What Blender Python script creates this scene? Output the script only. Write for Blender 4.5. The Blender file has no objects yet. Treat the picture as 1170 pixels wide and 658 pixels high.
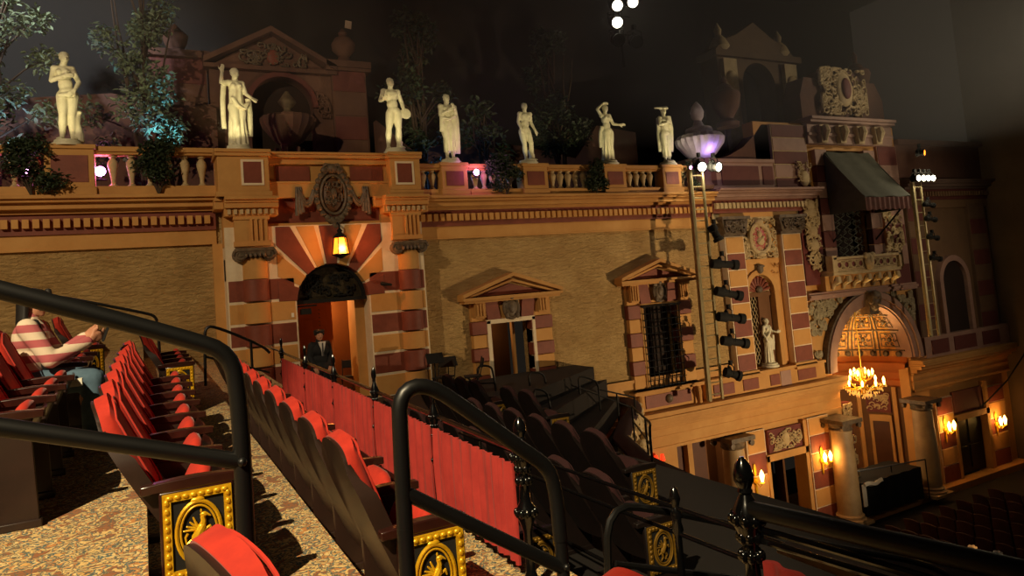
import bpy, math, random
from mathutils import Vector, Matrix, Euler
R = math.radians
ZO = 9.45          # orchestra floor is z = 0, the eye stands 9.45 m above it; build coordinates are relative to eye level
C = bpy.context.scene.collection
rnd = random.Random(7)
BASE = {}

# ------------------------------------------------------------------ mesh builder
class M:
    def __init__(s): s.v = []; s.f = []
    def add(s, vs, fs):
        n = len(s.v); s.v += [tuple(p) for p in vs]; s.f += [tuple(i+n for i in f) for f in fs]; return s
    def box(s, x0, x1, y0, y1, z0, z1):
        return s.add([(x0,y0,z0),(x1,y0,z0),(x1,y1,z0),(x0,y1,z0),(x0,y0,z1),(x1,y0,z1),(x1,y1,z1),(x0,y1,z1)],
                     [(0,3,2,1),(4,5,6,7),(0,1,5,4),(1,2,6,5),(2,3,7,6),(3,0,4,7)])
    def boxr(s, c, size, rot=None):
        a, b, d = (k/2 for k in size); m = rot if rot else Matrix.Identity(3)
        vs = [Vector(c) + m @ Vector(p) for p in [(-a,-b,-d),(a,-b,-d),(a,b,-d),(-a,b,-d),(-a,-b,d),(a,-b,d),(a,b,d),(-a,b,d)]]
        return s.add(vs, [(0,3,2,1),(4,5,6,7),(0,1,5,4),(1,2,6,5),(2,3,7,6),(3,0,4,7)])
    def poly(s, pts, y0, y1):
        """prism from an (x,z) outline, front at y0"""
        n = len(pts)
        a = sum(pts[i][0]*pts[(i+1)%n][1]-pts[(i+1)%n][0]*pts[i][1] for i in range(n))
        if a < 0: pts = pts[::-1]
        vs = [(x,y0,z) for x,z in pts] + [(x,y1,z) for x,z in pts]
        fs = [tuple(range(n)), tuple(range(2*n-1, n-1, -1))]
        fs += [(i, i+n, (i+1)%n+n, (i+1)%n) for i in range(n)]
        return s.add(vs, fs)
    def polyx(s, pts, x0, x1):
        """prism from a (y,z) outline run along x"""
        n = len(pts)
        a = sum(pts[i][0]*pts[(i+1)%n][1]-pts[(i+1)%n][0]*pts[i][1] for i in range(n))
        if a < 0: pts = pts[::-1]
        vs = [(x0,y,z) for y,z in pts] + [(x1,y,z) for y,z in pts]
        fs = [tuple(range(n-1,-1,-1)), tuple(range(n, 2*n))]
        fs += [(i, (i+1)%n, (i+1)%n+n, i+n) for i in range(n)]
        return s.add(vs, fs)
    def ring(s, pts, holes_pts, y0, y1):
        """flat band between two outlines of the same count"""
        n = len(pts); vs = [(x,y0,z) for x,z in pts]+[(x,y0,z) for x,z in holes_pts]+[(x,y1,z) for x,z in pts]+[(x,y1,z) for x,z in holes_pts]
        fs = []
        for i in range(n-1):
            j = i+1
            fs += [(i,j,n+j,n+i),(2*n+j,2*n+i,3*n+i,3*n+j),(j,i,2*n+i,2*n+j),(n+i,n+j,3*n+j,3*n+i)]
        fs += [(0,n,3*n,2*n),(n-1,3*n-1,4*n-1,2*n-1)]
        return s.add(vs, fs)
    def tube(s, pts, r, n=8, closed=False):
        pts = [Vector(p) for p in pts]; k = len(pts)
        rr = r if isinstance(r,(list,tuple)) else [r]*k
        vs = []; prev = None
        for i,p in enumerate(pts):
            t = (pts[(i+1)%k]-pts[i-1]) if closed else (pts[min(i+1,k-1)]-pts[max(i-1,0)])
            if t.length < 1e-9: t = Vector((0,0,1))
            t.normalize()
            if prev is None:
                a = Vector((0,0,1)) if abs(t.z) < .9 else Vector((1,0,0))
                u = t.cross(a).normalized()
            else:
                u = (prev - t*prev.dot(t))
                u = u.normalized() if u.length > 1e-6 else t.orthogonal().normalized()
            prev = u; w = t.cross(u)
            vs += [p + (u*math.cos(2*math.pi*j/n) + w*math.sin(2*math.pi*j/n))*rr[i] for j in range(n)]
        fs = []
        for i in range(k if closed else k-1):
            a, b = i*n, ((i+1)%k)*n
            fs += [(a+j, a+(j+1)%n, b+(j+1)%n, b+j) for j in range(n)]
        if not closed: fs += [tuple(range(n-1,-1,-1)), tuple(range((k-1)*n, k*n))]
        return s.add(vs, fs)
    def lathe(s, prof, c=(0,0,0), n=16, rot=None, flute=0, sx=1, sy=1):
        c = Vector(c); m = rot if rot else Matrix.Identity(3); vs = []; fs = []
        for r,z in prof:
            for j in range(n):
                a = 2*math.pi*j/n
                q = r*(1 - flute*(j % 2))
                vs.append(c + m @ Vector((q*math.cos(a)*sx, q*math.sin(a)*sy, z)))
        k = len(prof)
        for i in range(k-1):
            fs += [(i*n+j, i*n+(j+1)%n, (i+1)*n+(j+1)%n, (i+1)*n+j) for j in range(n)]
        fs += [tuple(range(n-1,-1,-1)), tuple(range((k-1)*n, k*n))]
        return s.add(vs, fs)
    def ell(s, c, r, n=12, k=8, rot=None):
        if not isinstance(r,(list,tuple)): r = (r,r,r)
        c = Vector(c); m = rot if rot else Matrix.Identity(3)
        vs = [c + m @ Vector((0,0,-r[2]))]
        for i in range(1,k):
            t = -math.pi/2 + math.pi*i/k
            vs += [c + m @ Vector((r[0]*math.cos(t)*math.cos(2*math.pi*j/n), r[1]*math.cos(t)*math.sin(2*math.pi*j/n), r[2]*math.sin(t))) for j in range(n)]
        vs.append(c + m @ Vector((0,0,r[2])))
        fs = [(0, 1+(j+1)%n, 1+j) for j in range(n)]
        for i in range(k-2):
            a = 1+i*n; b = a+n
            fs += [(a+j, a+(j+1)%n, b+(j+1)%n, b+j) for j in range(n)]
        a = 1+(k-2)*n; e = len(vs)-1
        fs += [(a+j, a+(j+1)%n, e) for j in range(n)]
        return s.add(vs, fs)
    def cap(s, p0, r0, p1, r1, n=10):
        """tapered capsule"""
        p0 = Vector(p0); p1 = Vector(p1); d = p1-p0; L = max(d.length,1e-6)
        q = d.to_track_quat('Z','Y').to_matrix()
        prof = [(r0*math.cos(t), r0*math.sin(t)) for t in (R(-88),R(-60),R(-30),0)] + [(r1*math.cos(t), L + r1*math.sin(t)) for t in (0,R(30),R(60),R(88))]
        return s.lathe(prof, p0, n, q)
    def grid(s, fn, nu, nv, closed_u=False):
        vs = [fn(i/nu, j/nv) for j in range(nv+1) for i in range(nu+1)]
        w = nu+1
        return s.add(vs, [(j*w+i, j*w+i+1, (j+1)*w+i+1, (j+1)*w+i) for j in range(nv) for i in range(nu)])
    def slab(s, ff, fb, nu, nv):
        """closed solid between a front and a back sheet"""
        w = nu+1; n = w*(nv+1)
        vs = [ff(i/nu, j/nv) for j in range(nv+1) for i in range(nu+1)] + [fb(i/nu, j/nv) for j in range(nv+1) for i in range(nu+1)]
        fs = []
        for j in range(nv):
            for i in range(nu):
                a = j*w+i; fs += [(a,a+1,a+w+1,a+w),(n+a,n+a+w,n+a+w+1,n+a+1)]
        for i in range(nu):
            a = i; b = nv*w+i; fs += [(a,n+a,n+a+1,a+1),(b,b+1,n+b+1,n+b)]
        for j in range(nv):
            a = j*w; b = j*w+nu; fs += [(a,a+w,n+a+w,n+a),(b,n+b,n+b+w,b+w)]
        return s.add(vs, fs)
    def loft(s, rings):
        n = len(rings[0]); vs = [p for r in rings for p in r]; fs = []
        for i in range(len(rings)-1):
            fs += [(i*n+j, i*n+(j+1)%n, (i+1)*n+(j+1)%n, (i+1)*n+j) for j in range(n)]
        fs += [tuple(range(n-1,-1,-1)), tuple(range((len(rings)-1)*n, len(rings)*n))]
        return s.add(vs, fs)

def link(name, me, mt, loc=(0,0,0), parent=None):
    o = bpy.data.objects.new(name, me); C.objects.link(o); o.location = loc
    if mt: me.materials.append(mt)
    if parent: o.parent = parent
    return o
def mesh_of(m, off=(0,0,0), smooth=38):
    me = bpy.data.meshes.new('m')
    me.from_pydata([(p[0]-off[0], p[1]-off[1], p[2]-off[2]) for p in m.v], [], m.f); me.update()
    if smooth:
        me.shade_smooth(); me.set_sharp_from_angle(angle=R(smooth))
    return me
def part(m, name, mt, parent, smooth=38, label=None, bevel=0):
    b = BASE[parent.name]
    o = link(name, mesh_of(m, b, smooth), mt, (0,0,0), parent); BASE[o.name] = b
    if label: o['label'] = label
    if bevel: bev(o, bevel)
    return o
def bev(o, w):
    md = o.modifiers.new('Bevel','BEVEL'); md.width = w; md.segments = 2; md.limit_method = 'ANGLE'; md.angle_limit = R(40)
def thing(name, base, label=None, cat=None, group=None, structure=False):
    o = bpy.data.objects.new(name, None); C.objects.link(o); o.empty_display_size = .1
    o.location = (base[0], base[1], base[2]+ZO); BASE[o.name] = tuple(base)
    if structure: o['kind'] = 'structure'
    tag(o, label, cat, group); return o
def tag(o, label=None, cat=None, group=None):
    if label: o['label'] = label
    if cat: o['category'] = cat
    if group: o['group'] = group
    return o
def single(m, name, mt, label=None, cat=None, group=None, structure=False, smooth=38, bevel=0):
    xs = [p[0] for p in m.v]; ys = [p[1] for p in m.v]; zs = [p[2] for p in m.v]
    b = ((min(xs)+max(xs))/2, (min(ys)+max(ys))/2, min(zs))
    o = link(name, mesh_of(m, b, smooth), mt, (b[0],b[1],b[2]+ZO)); BASE[o.name] = b
    if structure: o['kind'] = 'structure'
    tag(o, label, cat, group)
    if bevel: bev(o, bevel)
    return o
def struct(m, name, mt, smooth=38, bevel=0): return single(m, name, mt, structure=True, smooth=smooth, bevel=bevel)
def copy_tree(o, parent=None):
    c = o.copy(); C.objects.link(c)
    if parent: c.parent = parent
    BASE[c.name] = BASE.get(o.name, (0,0,0))
    for ch in list(o.children): copy_tree(ch, c)
    return c
def fuse(m, voxel, smooth_it=2):
    """one continuous skin over overlapping solids"""
    me = mesh_of(m, (0,0,0), 0); o = bpy.data.objects.new('tmp', me); C.objects.link(o)
    md = o.modifiers.new('r','REMESH'); md.mode = 'VOXEL'; md.voxel_size = voxel; md.use_smooth_shade = True
    if smooth_it:
        sm = o.modifiers.new('s','SMOOTH'); sm.iterations = smooth_it; sm.factor = .5
    dg = bpy.context.evaluated_depsgraph_get(); dg.update()
    me2 = bpy.data.meshes.new_from_object(o.evaluated_get(dg))
    bpy.data.objects.remove(o); bpy.data.meshes.remove(me)
    me2.shade_smooth(); return me2
def fused(m, voxel, name, mt, parent=None, base=None, smooth_it=2, label=None):
    me = fuse(m, voxel, smooth_it); b = base if base else BASE[parent.name]
    me.transform(Matrix.Translation((-b[0],-b[1],-b[2])))
    o = link(name, me, mt, (0,0,0) if parent else (b[0],b[1],b[2]+ZO), parent); BASE[o.name] = b
    if label: o['label'] = label
    return o

# ------------------------------------------------------------------ materials
def srgb(c):
    return tuple(((x/255)/12.92 if x/255 <= .04045 else ((x/255+.055)/1.055)**2.4) for x in c) + (1,)
def mat(name, c, c2=None, scale=3.0, rough=.7, metal=0, bump=0, bscale=None, emit=None, estr=0, coat=0, sheen=0, detail=6):
    m = bpy.data.materials.new(name); m.use_nodes = True; nt = m.node_tree; b = nt.nodes['Principled BSDF']
    b.inputs['Roughness'].default_value = rough; b.inputs['Metallic'].default_value = metal
    b.inputs['Base Color'].default_value = srgb(c)
    tc = nt.nodes.new('ShaderNodeTexCoord')
    if c2:
        nz = nt.nodes.new('ShaderNodeTexNoise'); nz.inputs['Scale'].default_value = scale; nz.inputs['Detail'].default_value = detail; nz.inputs['Roughness'].default_value = .65
        nt.links.new(tc.outputs['Object'], nz.inputs['Vector'])
        rp = nt.nodes.new('ShaderNodeValToRGB'); rp.color_ramp.elements[0].position = .3; rp.color_ramp.elements[1].position = .7
        rp.color_ramp.elements[0].color = srgb(c); rp.color_ramp.elements[1].color = srgb(c2)
        nt.links.new(nz.outputs['Fac'], rp.inputs['Fac']); nt.links.new(rp.outputs['Color'], b.inputs['Base Color'])
    if bump:
        n2 = nt.nodes.new('ShaderNodeTexNoise'); n2.inputs['Scale'].default_value = bscale or scale*4; n2.inputs['Detail'].default_value = 5
        nt.links.new(tc.outputs['Object'], n2.inputs['Vector'])
        bp = nt.nodes.new('ShaderNodeBump'); bp.inputs['Strength'].default_value = bump; bp.inputs['Distance'].default_value = .03
        nt.links.new(n2.outputs['Fac'], bp.inputs['Height']); nt.links.new(bp.outputs['Normal'], b.inputs['Normal'])
    if emit:
        b.inputs['Emission Color'].default_value = srgb(emit); b.inputs['Emission Strength'].default_value = estr
    if coat: b.inputs['Coat Weight'].default_value = coat; b.inputs['Coat Roughness'].default_value = .15
    if sheen: b.inputs['Sheen Weight'].default_value = sheen; b.inputs['Sheen Roughness'].default_value = .4
    return m
def stucco_mat():
    m = mat('stucco', (176,140,86), (204,170,112), scale=1.6, rough=.9, bump=.0); nt = m.node_tree; b = nt.nodes['Principled BSDF']
    tc = [n for n in nt.nodes if n.type == 'TEX_COORD'][0]
    mp = nt.nodes.new('ShaderNodeMapping'); mp.inputs['Scale'].default_value = (2.2,2.2,6.5); mp.inputs['Rotation'].default_value = (0,R(8),0)
    nz = nt.nodes.new('ShaderNodeTexNoise'); nz.inputs['Scale'].default_value = 2.3; nz.inputs['Detail'].default_value = 7; nz.inputs['Roughness'].default_value = .62; nz.inputs['Distortion'].default_value = .8
    nt.links.new(tc.outputs['Object'], mp.inputs['Vector']); nt.links.new(mp.outputs['Vector'], nz.inputs['Vector'])
    bp = nt.nodes.new('ShaderNodeBump'); bp.inputs['Strength'].default_value = 1; bp.inputs['Distance'].default_value = .11
    nt.links.new(nz.outputs['Fac'], bp.inputs['Height']); nt.links.new(bp.outputs['Normal'], b.inputs['Normal'])
    return m
def carpet_mat():
    m = bpy.data.materials.new('patterned_carpet'); m.use_nodes = True; nt = m.node_tree; b = nt.nodes['Principled BSDF']
    b.inputs['Roughness'].default_value = .95
    L = nt.links.new; N = nt.nodes.new
    tc = N('ShaderNodeTexCoord'); nz = N('ShaderNodeTexNoise'); nz.inputs['Scale'].default_value = 11; nz.inputs['Detail'].default_value = 3
    L(tc.outputs['Object'], nz.inputs['Vector'])
    mx = N('ShaderNodeMixRGB'); mx.blend_type = 'LINEAR_LIGHT'; mx.inputs['Fac'].default_value = .09
    L(tc.outputs['Object'], mx.inputs['Color1']); L(nz.outputs['Color'], mx.inputs['Color2'])
    v1 = N('ShaderNodeTexVoronoi'); v1.inputs['Scale'].default_value = 8.5; L(mx.outputs['Color'], v1.inputs['Vector'])
    rp = N('ShaderNodeValToRGB'); cr = rp.color_ramp; cr.interpolation = 'CONSTANT'
    cols = [(0,(146,96,54)),(.16,(212,164,96)),(.30,(80,104,106)),(.37,(222,192,132)),(.54,(190,130,74)),(.66,(92,112,108)),(.73,(218,182,118)),(.9,(150,96,60))]
    cr.elements[0].color = srgb(cols[0][1]); cr.elements[1].position = cols[1][0]; cr.elements[1].color = srgb(cols[1][1])
    for p,c in cols[2:]:
        e = cr.elements.new(p); e.color = srgb(c)
    mm = N('ShaderNodeMath'); mm.operation = 'MULTIPLY'; mm.inputs[1].default_value = 1.25
    L(v1.outputs['Distance'], mm.inputs[0]); L(mm.outputs[0], rp.inputs['Fac'])
    v2 = N('ShaderNodeTexVoronoi'); v2.feature = 'DISTANCE_TO_EDGE'; v2.inputs['Scale'].default_value = 24; L(mx.outputs['Color'], v2.inputs['Vector'])
    r2 = N('ShaderNodeValToRGB'); r2.color_ramp.elements[0].position = .03; r2.color_ramp.elements[1].position = .09
    L(v2.outputs['Distance'], r2.inputs['Fac'])
    m2 = N('ShaderNodeMixRGB'); m2.blend_type = 'MIX'; m2.inputs['Color1'].default_value = srgb((92,92,80)); L(r2.outputs['Color'], m2.inputs['Fac']); L(rp.outputs['Color'], m2.inputs['Color2'])
    L(m2.outputs['Color'], b.inputs['Base Color'])
    bp = N('ShaderNodeBump'); bp.inputs['Strength'].default_value = .5; bp.inputs['Distance'].default_value = .01
    L(v2.outputs['Distance'], bp.inputs['Height']); L(bp.outputs['Normal'], b.inputs['Normal'])
    return m

STUCCO = stucco_mat(); CARPET = carpet_mat()
OCHRE = mat('ochre_stone', (196,140,72), (212,160,92), 1.2, .75, bump=.12, bscale=14)
OCHRE2 = mat('honey_stone', (206,154,86), (186,134,72), 1.4, .75, bump=.1, bscale=14)
REDST = mat('red_marble', (112,52,36), (140,72,52), 2.2, .6, bump=.1, bscale=9)
PALE = mat('pale_joint', (240,222,192), (226,204,168), 5, .75)
MAUVE = mat('mauve_stone', (176,140,122), (150,116,104), 1.5, .7, bump=.1)
CREAM = mat('cream_plaster', (206,184,140), (178,152,110), 4, .75, bump=.2, bscale=18)
BRONZE = mat('aged_plaster', (122,104,82), (70,56,44), 7, .55, bump=.2, bscale=20)
STATUE = mat('statue_stone', (232,226,198), (206,198,166), 5, .6, bump=.08, bscale=30)
PINKPL = mat('rose_plaster', (112,78,62), (88,60,52), .8, .9, bump=.25, bscale=6)
DARKRED = mat('dusky_red_stone', (92,44,40), (110,58,50), 1.5, .75)
MAROON = mat('maroon_panel', (96,36,34), (120,52,44), 3, .7)
IRON = mat('black_iron', (14,14,15), (20,20,21), 6, .32, coat=.4)
PIPE = mat('black_painted_pipe', (11,11,11), (16,15,15), 5, .42)
CAST = mat('gloss_black_cast_iron', (10,10,11), None, 1, .16, coat=.8)
BLACK = mat('black_matte', (10,10,10), (15,14,13), 6, .85)
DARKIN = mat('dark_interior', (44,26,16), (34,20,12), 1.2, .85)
BROWNIN = mat('brown_interior', (118,78,42), (100,64,34), 1.3, .8)
ORIN = mat('orange_interior', (196,112,48), (178,98,42), 1.0, .8)
WOOD = mat('dark_mahogany', (58,24,18), (40,16,12), 9, .28, coat=.5)
SHELL = mat('seat_shell', (52,32,24), (38,24,18), 5, .45, coat=.15)
VELVET = mat('red_velvet', (196,46,22), (168,34,18), 12, .85, sheen=.08)
CURT = mat('crimson_curtain', (180,52,44), (152,38,34), 5, .85, sheen=.08)
SHADEVEL = mat('shaded_red_velvet', (54,15,16), (40,11,13), 6, .9)  # shaded copy of the red velvet: loge and orchestra gloom put into the colour
SHADEWD = mat('shaded_wood', (26,14,11), (18,10,8), 9, .5)  # seat wood darkened in colour to stand for the loge shade
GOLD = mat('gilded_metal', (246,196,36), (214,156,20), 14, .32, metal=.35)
SHADEGOLD = mat('shaded_gilt', (150,112,34), (110,80,22), 14, .45, metal=.3)  # shaded copy of the gilding: loge darkness painted into the gold
GILT = mat('gilt_plaster', (220,160,70), (150,92,34), 6, .5, bump=.25, bscale=20)
GREYF = mat('awning_canvas', (92,92,78), (78,78,66), 3, .85)
STRIPE = mat('awning_valance', (120,70,60), (90,56,48), 4, .85)
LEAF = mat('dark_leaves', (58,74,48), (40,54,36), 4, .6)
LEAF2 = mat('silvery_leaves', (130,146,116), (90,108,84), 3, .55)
BARK = mat('bark', (74,58,44), (52,40,30), 8, .9)
STEEL = mat('aluminium_ladder', (178,164,124), (150,138,104), 8, .45, metal=.5)
GLOWW = mat('bright_lens', (255,250,230), emit=(255,244,214), estr=14)
GLOWY = mat('amber_glass', (255,190,80), emit=(255,128,26), estr=3.2)
GLOWC = mat('candle_bulb', (255,220,140), emit=(255,196,96), estr=14)
GLOWR = mat('red_shade', (230,60,30), emit=(255,60,24), estr=1.2)
GLOWP = mat('pink_lens', (255,120,240), emit=(255,90,225), estr=18)
GLOWPW = mat('pink_hot_lens', (255,190,250), emit=(255,150,245), estr=30)
CRYST = mat('crystal', (255,220,150), emit=(255,190,90), estr=.5, rough=.15)
WHITE = mat('white_cloth', (236,230,220), (220,214,204), 6, .85)
SKIN = mat('skin', (202,146,116), (186,128,100), 8, .6)
HAIR = mat('dark_hair', (26,20,17), (18,14,12), 14, .6)
SUIT = mat('black_suit', (18,18,21), (24,24,28), 8, .8)
GREYTIE = mat('grey_tie', (70,66,70), None, 1, .6)
DENIM = mat('blue_denim', (92,118,138), (72,96,116), 9, .9)
PAPER = mat('white_card', (240,236,220), None, 1, .8)
CEIL = mat('night_plaster', (24,22,20), (30,27,24), .3, .95)
URNM = mat('lilac_lit_urn', (190,180,200), (160,148,172), 4, .6)  # lilac of the uplight is put into the urn's base colour
PLANK = mat('pale_board', (176,160,124), (150,136,104), 3, .6)
LUN = mat('bronze_lunette', (78,66,44), (40,34,24), 8, .5, metal=.3, bump=.6, bscale=9)
FLOORD = mat('dark_floor', (20,15,12), (26,18,14), 2, .9)
GREYST = mat('shaft_stone', (188,160,118), (152,122,86), 1.3, .55)
FLAG = mat('small_white_card', (200,170,150), None, 1, .8)

def prof_box(m, x0, x1, steps, yb):
    """horizontal moulding: steps = [(y_front, z0, z1)]"""
    for y,z0,z1 in steps: m.box(x0,x1,y,yb,z0,z1)
    return m
def scrolls(m, x0, x1, z0, z1, y, n, s=.12, seed=1, d=.05):
    """carved foliage: curls and leaves standing off a panel"""
    q = random.Random(seed)
    for i in range(n):
        cx = q.uniform(x0,x1); cz = q.uniform(z0,z1); a0 = q.uniform(0,6.28); sg = q.choice((-1,1)); k = s*q.uniform(.7,1.3)
        pts = []; rr = []
        for t in range(13):
            a = a0 + sg*t*.5; rad = k*(1 - t/14)
            pts.append((min(max(cx+rad*math.cos(a),x0),x1), y-d*.3-.004*t, min(max(cz+rad*math.sin(a),z0),z1))); rr.append(k*.2*(1-.55*t/13))
        m.tube(pts, rr, 6)
        for t in range(3):
            a = a0+q.uniform(0,6.28); px, pz = cx+k*1.1*math.cos(a), cz+k*1.1*math.sin(a)
            if x0 < px < x1 and z0 < pz < z1:
                m.ell((px, y-d*.2, pz), (k*.45,d*.6,k*.2), 8, 5, Matrix.Rotation(-a,3,'Y'))
    return m
def arcpts(cx, cz, r, a0, a1, n, rz=None):
    rz = rz or r
    return [(cx+r*math.cos(a0+(a1-a0)*i/n), cz+rz*math.sin(a0+(a1-a0)*i/n)) for i in range(n+1)]
# ================================================================== SETTING
TI = [0]
def trim(m, mt, smooth=38, bevel=0):
    TI[0] += 1
    return struct(m, 'trim_%d' % TI[0], mt, smooth, bevel)
# ---- walls
m = M()
for a in [(-9,3.35,18,18.4,-3,2.55),(3.35,5.15,18,18.4,1.0,2.55),(5.15,8.49,18,18.4,-4.5,2.55),(8.49,9.79,18,18.4,-1.04,2.55),(8.49,9.79,18,18.4,-4.5,-3.15),
          (9.79,13.75,18,18.4,-4.5,2.55),(13.75,15.08,18,18.4,-1.05,2.55),(13.75,15.08,18,18.4,-4.5,-3.52),(15.08,17.3,18,18.4,-4.5,2.55)]: m.box(*a)
struct(m, 'wall_left', STUCCO)
m = M()
# upper right section with niche, box window and the tall arch cut out
for a in [(17.3,18.24,18,18.5,-4.5,2.55),(18.24,19.48,18,18.5,-.19,2.55),(18.24,19.48,18,18.5,-4.5,-3.5),(19.48,22.95,18,18.5,-1.36,5.1),(22.95,25.05,18,18.5,-1.36,-.2),(22.95,25.05,18,18.5,4.1,5.1),(25.05,27.3,18,18.5,-1.36,5.1),
          (19.48,21.6,18,18.5,-4.5,-1.36)]: m.box(*a)
# arch spandrel wall around the big opening (centre 24.45)
outer = [(21.6,-4.1)]+[(21.6,-1.36),(27.3,-1.36)]+[(27.3,-4.1)]
arc = arcpts(24.45,-4.1,2.3,math.pi,math.pi/2,14)
m.poly([(21.6,-4.5),(21.6,-1.36),(24.45,-1.36)]+arc[::-1]+[(22.15,-4.5)],18,18.5)
arc = arcpts(24.45,-4.1,2.3,math.pi/2,0,14)
m.poly([(24.45,-1.36),(27.3,-1.36),(27.3,-4.5),(26.75,-4.5)]+arc[::-1],18,18.5)
struct(m, 'wall_left.001', OCHRE)
m = M()   # orchestra level
for a in [(5,14.7,18,18.4,-9.45,-4.5),(14.7,17.45,18,18.4,-5.45,-4.5),(17.45,18.38,18,18.4,-9.45,-4.5),(18.38,20.22,18,18.4,-6.4,-4.5),(20.22,22.45,18,18.4,-9.45,-4.5),
          (26.5,28.92,18,18.4,-9.45,-4.5),(28.92,31.05,18,18.4,-6.85,-4.5),(31.05,33.2,18,18.4,-9.45,-4.5)]: m.box(*a)
struct(m, 'wall_left.002', OCHRE)
struct(M().box(33.2,33.6,6,18.4,-9.45,13), 'wall_right', mat('proscenium_plaster',(104,82,58),(86,68,48),.8,.9))
struct(M().box(-9,34,24,24.3,2.4,13), 'wall_back', CEIL)
struct(M().box(-9,-8.7,-6,24.3,-3,13), 'wall_front', CEIL)
struct(M().box(-9,34,-6,24.3,13,13.3), 'ceiling', CEIL)
struct(M().box(-9,33.2,18.4,24,2.3,2.5), 'floor_terrace', FLOORD)
struct(M().box(-9,34,-6,24,-9.65,-9.45), 'floor_orchestra', FLOORD)
# terrace back wall in rose plaster with a rough top, and the little pavilion
m = M()
m.poly([(-8.7,2.5),(-8.7,5.6),(-5,5.4),(-2.6,5.5),(-.5,5.75),(1.2,5.45),(2.0,5.6),(2.0,2.5)],20.6,20.9)
m.poly([(6.5,2.5),(6.5,5.3),(7.6,4.4),(9.4,4.75),(11.5,4.6),(13.6,4.2),(14.6,5.4),(16.3,5.2),(16.3,2.5)],20.6,20.9)
struct(m, 'wall_terrace', PINKPL)

# ---- cornices
def cornice(x0,x1,yb,top,mts=(OCHRE2,REDST,OCHRE)):
    """crown moulding, dark bed with dentils, plain architrave"""
    m = M(); prof_box(m,x0,x1,[(yb-.56,top-.08,top),(yb-.48,top-.15,top-.08),(yb-.36,top-.28,top-.15)],yb); trim(m,mts[0],bevel=.012)
    m = M(); m.box(x0,x1,yb-.12,yb,top-.8,top-.28); trim(m,mts[1])
    m = M(); x = x0+.06
    while x < x1-.1:
        m.box(x,x+.12,yb-.24,yb-.12,top-.66,top-.47); x += .185
    trim(m,mts[2])
    m = M(); prof_box(m,x0,x1,[(yb-.2,top-.36,top-.28)],yb); trim(m,mts[0])
    m = M(); prof_box(m,x0,x1,[(yb-.07,top-1.12,top-.8),(yb-.09,top-1.14,top-1.1)],yb); trim(m,mts[2])
cornice(-8.7,1.6,18,2.64); cornice(6.6,17.0,18,2.52); cornice(17.0,22.05,17.9,2.62,(MAUVE,REDST,CREAM))
struct(M().box(27.3,33.2,18,18.5,-4.5,3.0),'wall_left',mat('shaded_plaster',(126,96,66),(106,80,58),1,.85)); cornice(27.35,33.2,18,2.9,(mat('shaded_mauve',(122,98,86),(104,84,74),1,.8),DARKRED,mat('shaded_ochre',(126,96,66),None,1,.8)))  # shaded plaster, mauve and ochre: the pavilion's dimness is in their colours
# left stucco panel edge, mid base course
trim(M().box(1.5,1.95,17.9,18,-3,1.5), OCHRE)
m = M(); prof_box(m,6.5,17.3,[(17.9,-4.5,-3.2),(17.86,-3.3,-3.2)],18); trim(m,OCHRE2)
# ledge between the boxes and the orchestra level
def ledge(x0,x1):
    m = M(); prof_box(m,x0,x1,[(17.42,-4.36,-4.22),(17.36,-4.44,-4.36),(17.5,-4.58,-4.44),(17.7,-4.72,-4.58),(17.84,-4.82,-4.72)],18); trim(m,OCHRE2,bevel=.012)
    m = M(); prof_box(m,x0,x1,[(17.9,-5.45,-4.82),(17.86,-5.45,-5.36),(17.88,-5.08,-5.04)],18); trim(m,OCHRE)
ledge(6,22.3); ledge(26.6,33.2)

# ---- door_1 : arched portal in banded stone
d1 = thing('door_1', (4.12,18,-2.5), structure=True)
CX, RI = 4.12, .86
m = M()    # pale core behind the blocks so the joints read as pale lines
m.poly([(1.72,-2.5),(1.72,1.82),(CX,1.82)]+arcpts(CX,0,RI+.02,math.pi/2,math.pi,12)+[(CX-RI-.02,-2.5)],17.352,18)
m.poly([(6.5,-2.5),(6.5,1.82),(CX,1.82)]+arcpts(CX,0,RI+.02,math.pi/2,0,12)+[(CX+RI+.02,-2.5)],17.352,18)
part(m,'portal_core',PALE,d1)
bands = [(.08,.6,1),(-.43,.06,0),(-.95,-.45,1),(-1.42,-.97,0),(-1.95,-1.44,1),(-2.5,-1.97,0)]
for z0,z1,red in bands:
    for sx in (0,1):
        xa, xb = (1.72,CX-RI-.02) if sx == 0 else (CX+RI+.02,6.5)
        mm = M(); mm.box(xa+.03,xb-.03,17.345,17.7,z0+.02,z1-.02)
        # half-round engaged shaft
        cx = 2.35 if sx == 0 else 6.08
        mm.lathe([(.3,z0+.01),(.3,z1-.01)],(cx,17.42,0),20)
        part(mm,'stone_band',REDST if red else OCHRE,d1,bevel=.01)
for sx in (0,1):
    cx = 2.35 if sx == 0 else 6.08
    part(M().lathe([(.29,.6),(.285,1.08)],(cx,17.42,0),20),'column_shaft',OCHRE2,d1)
    mm = M(); mm.box(1.72 if sx==0 else 5.4,2.82 if sx==0 else 6.5,17.5,17.8,.6,1.1); part(mm,'stone_band',OCHRE,d1)
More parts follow.
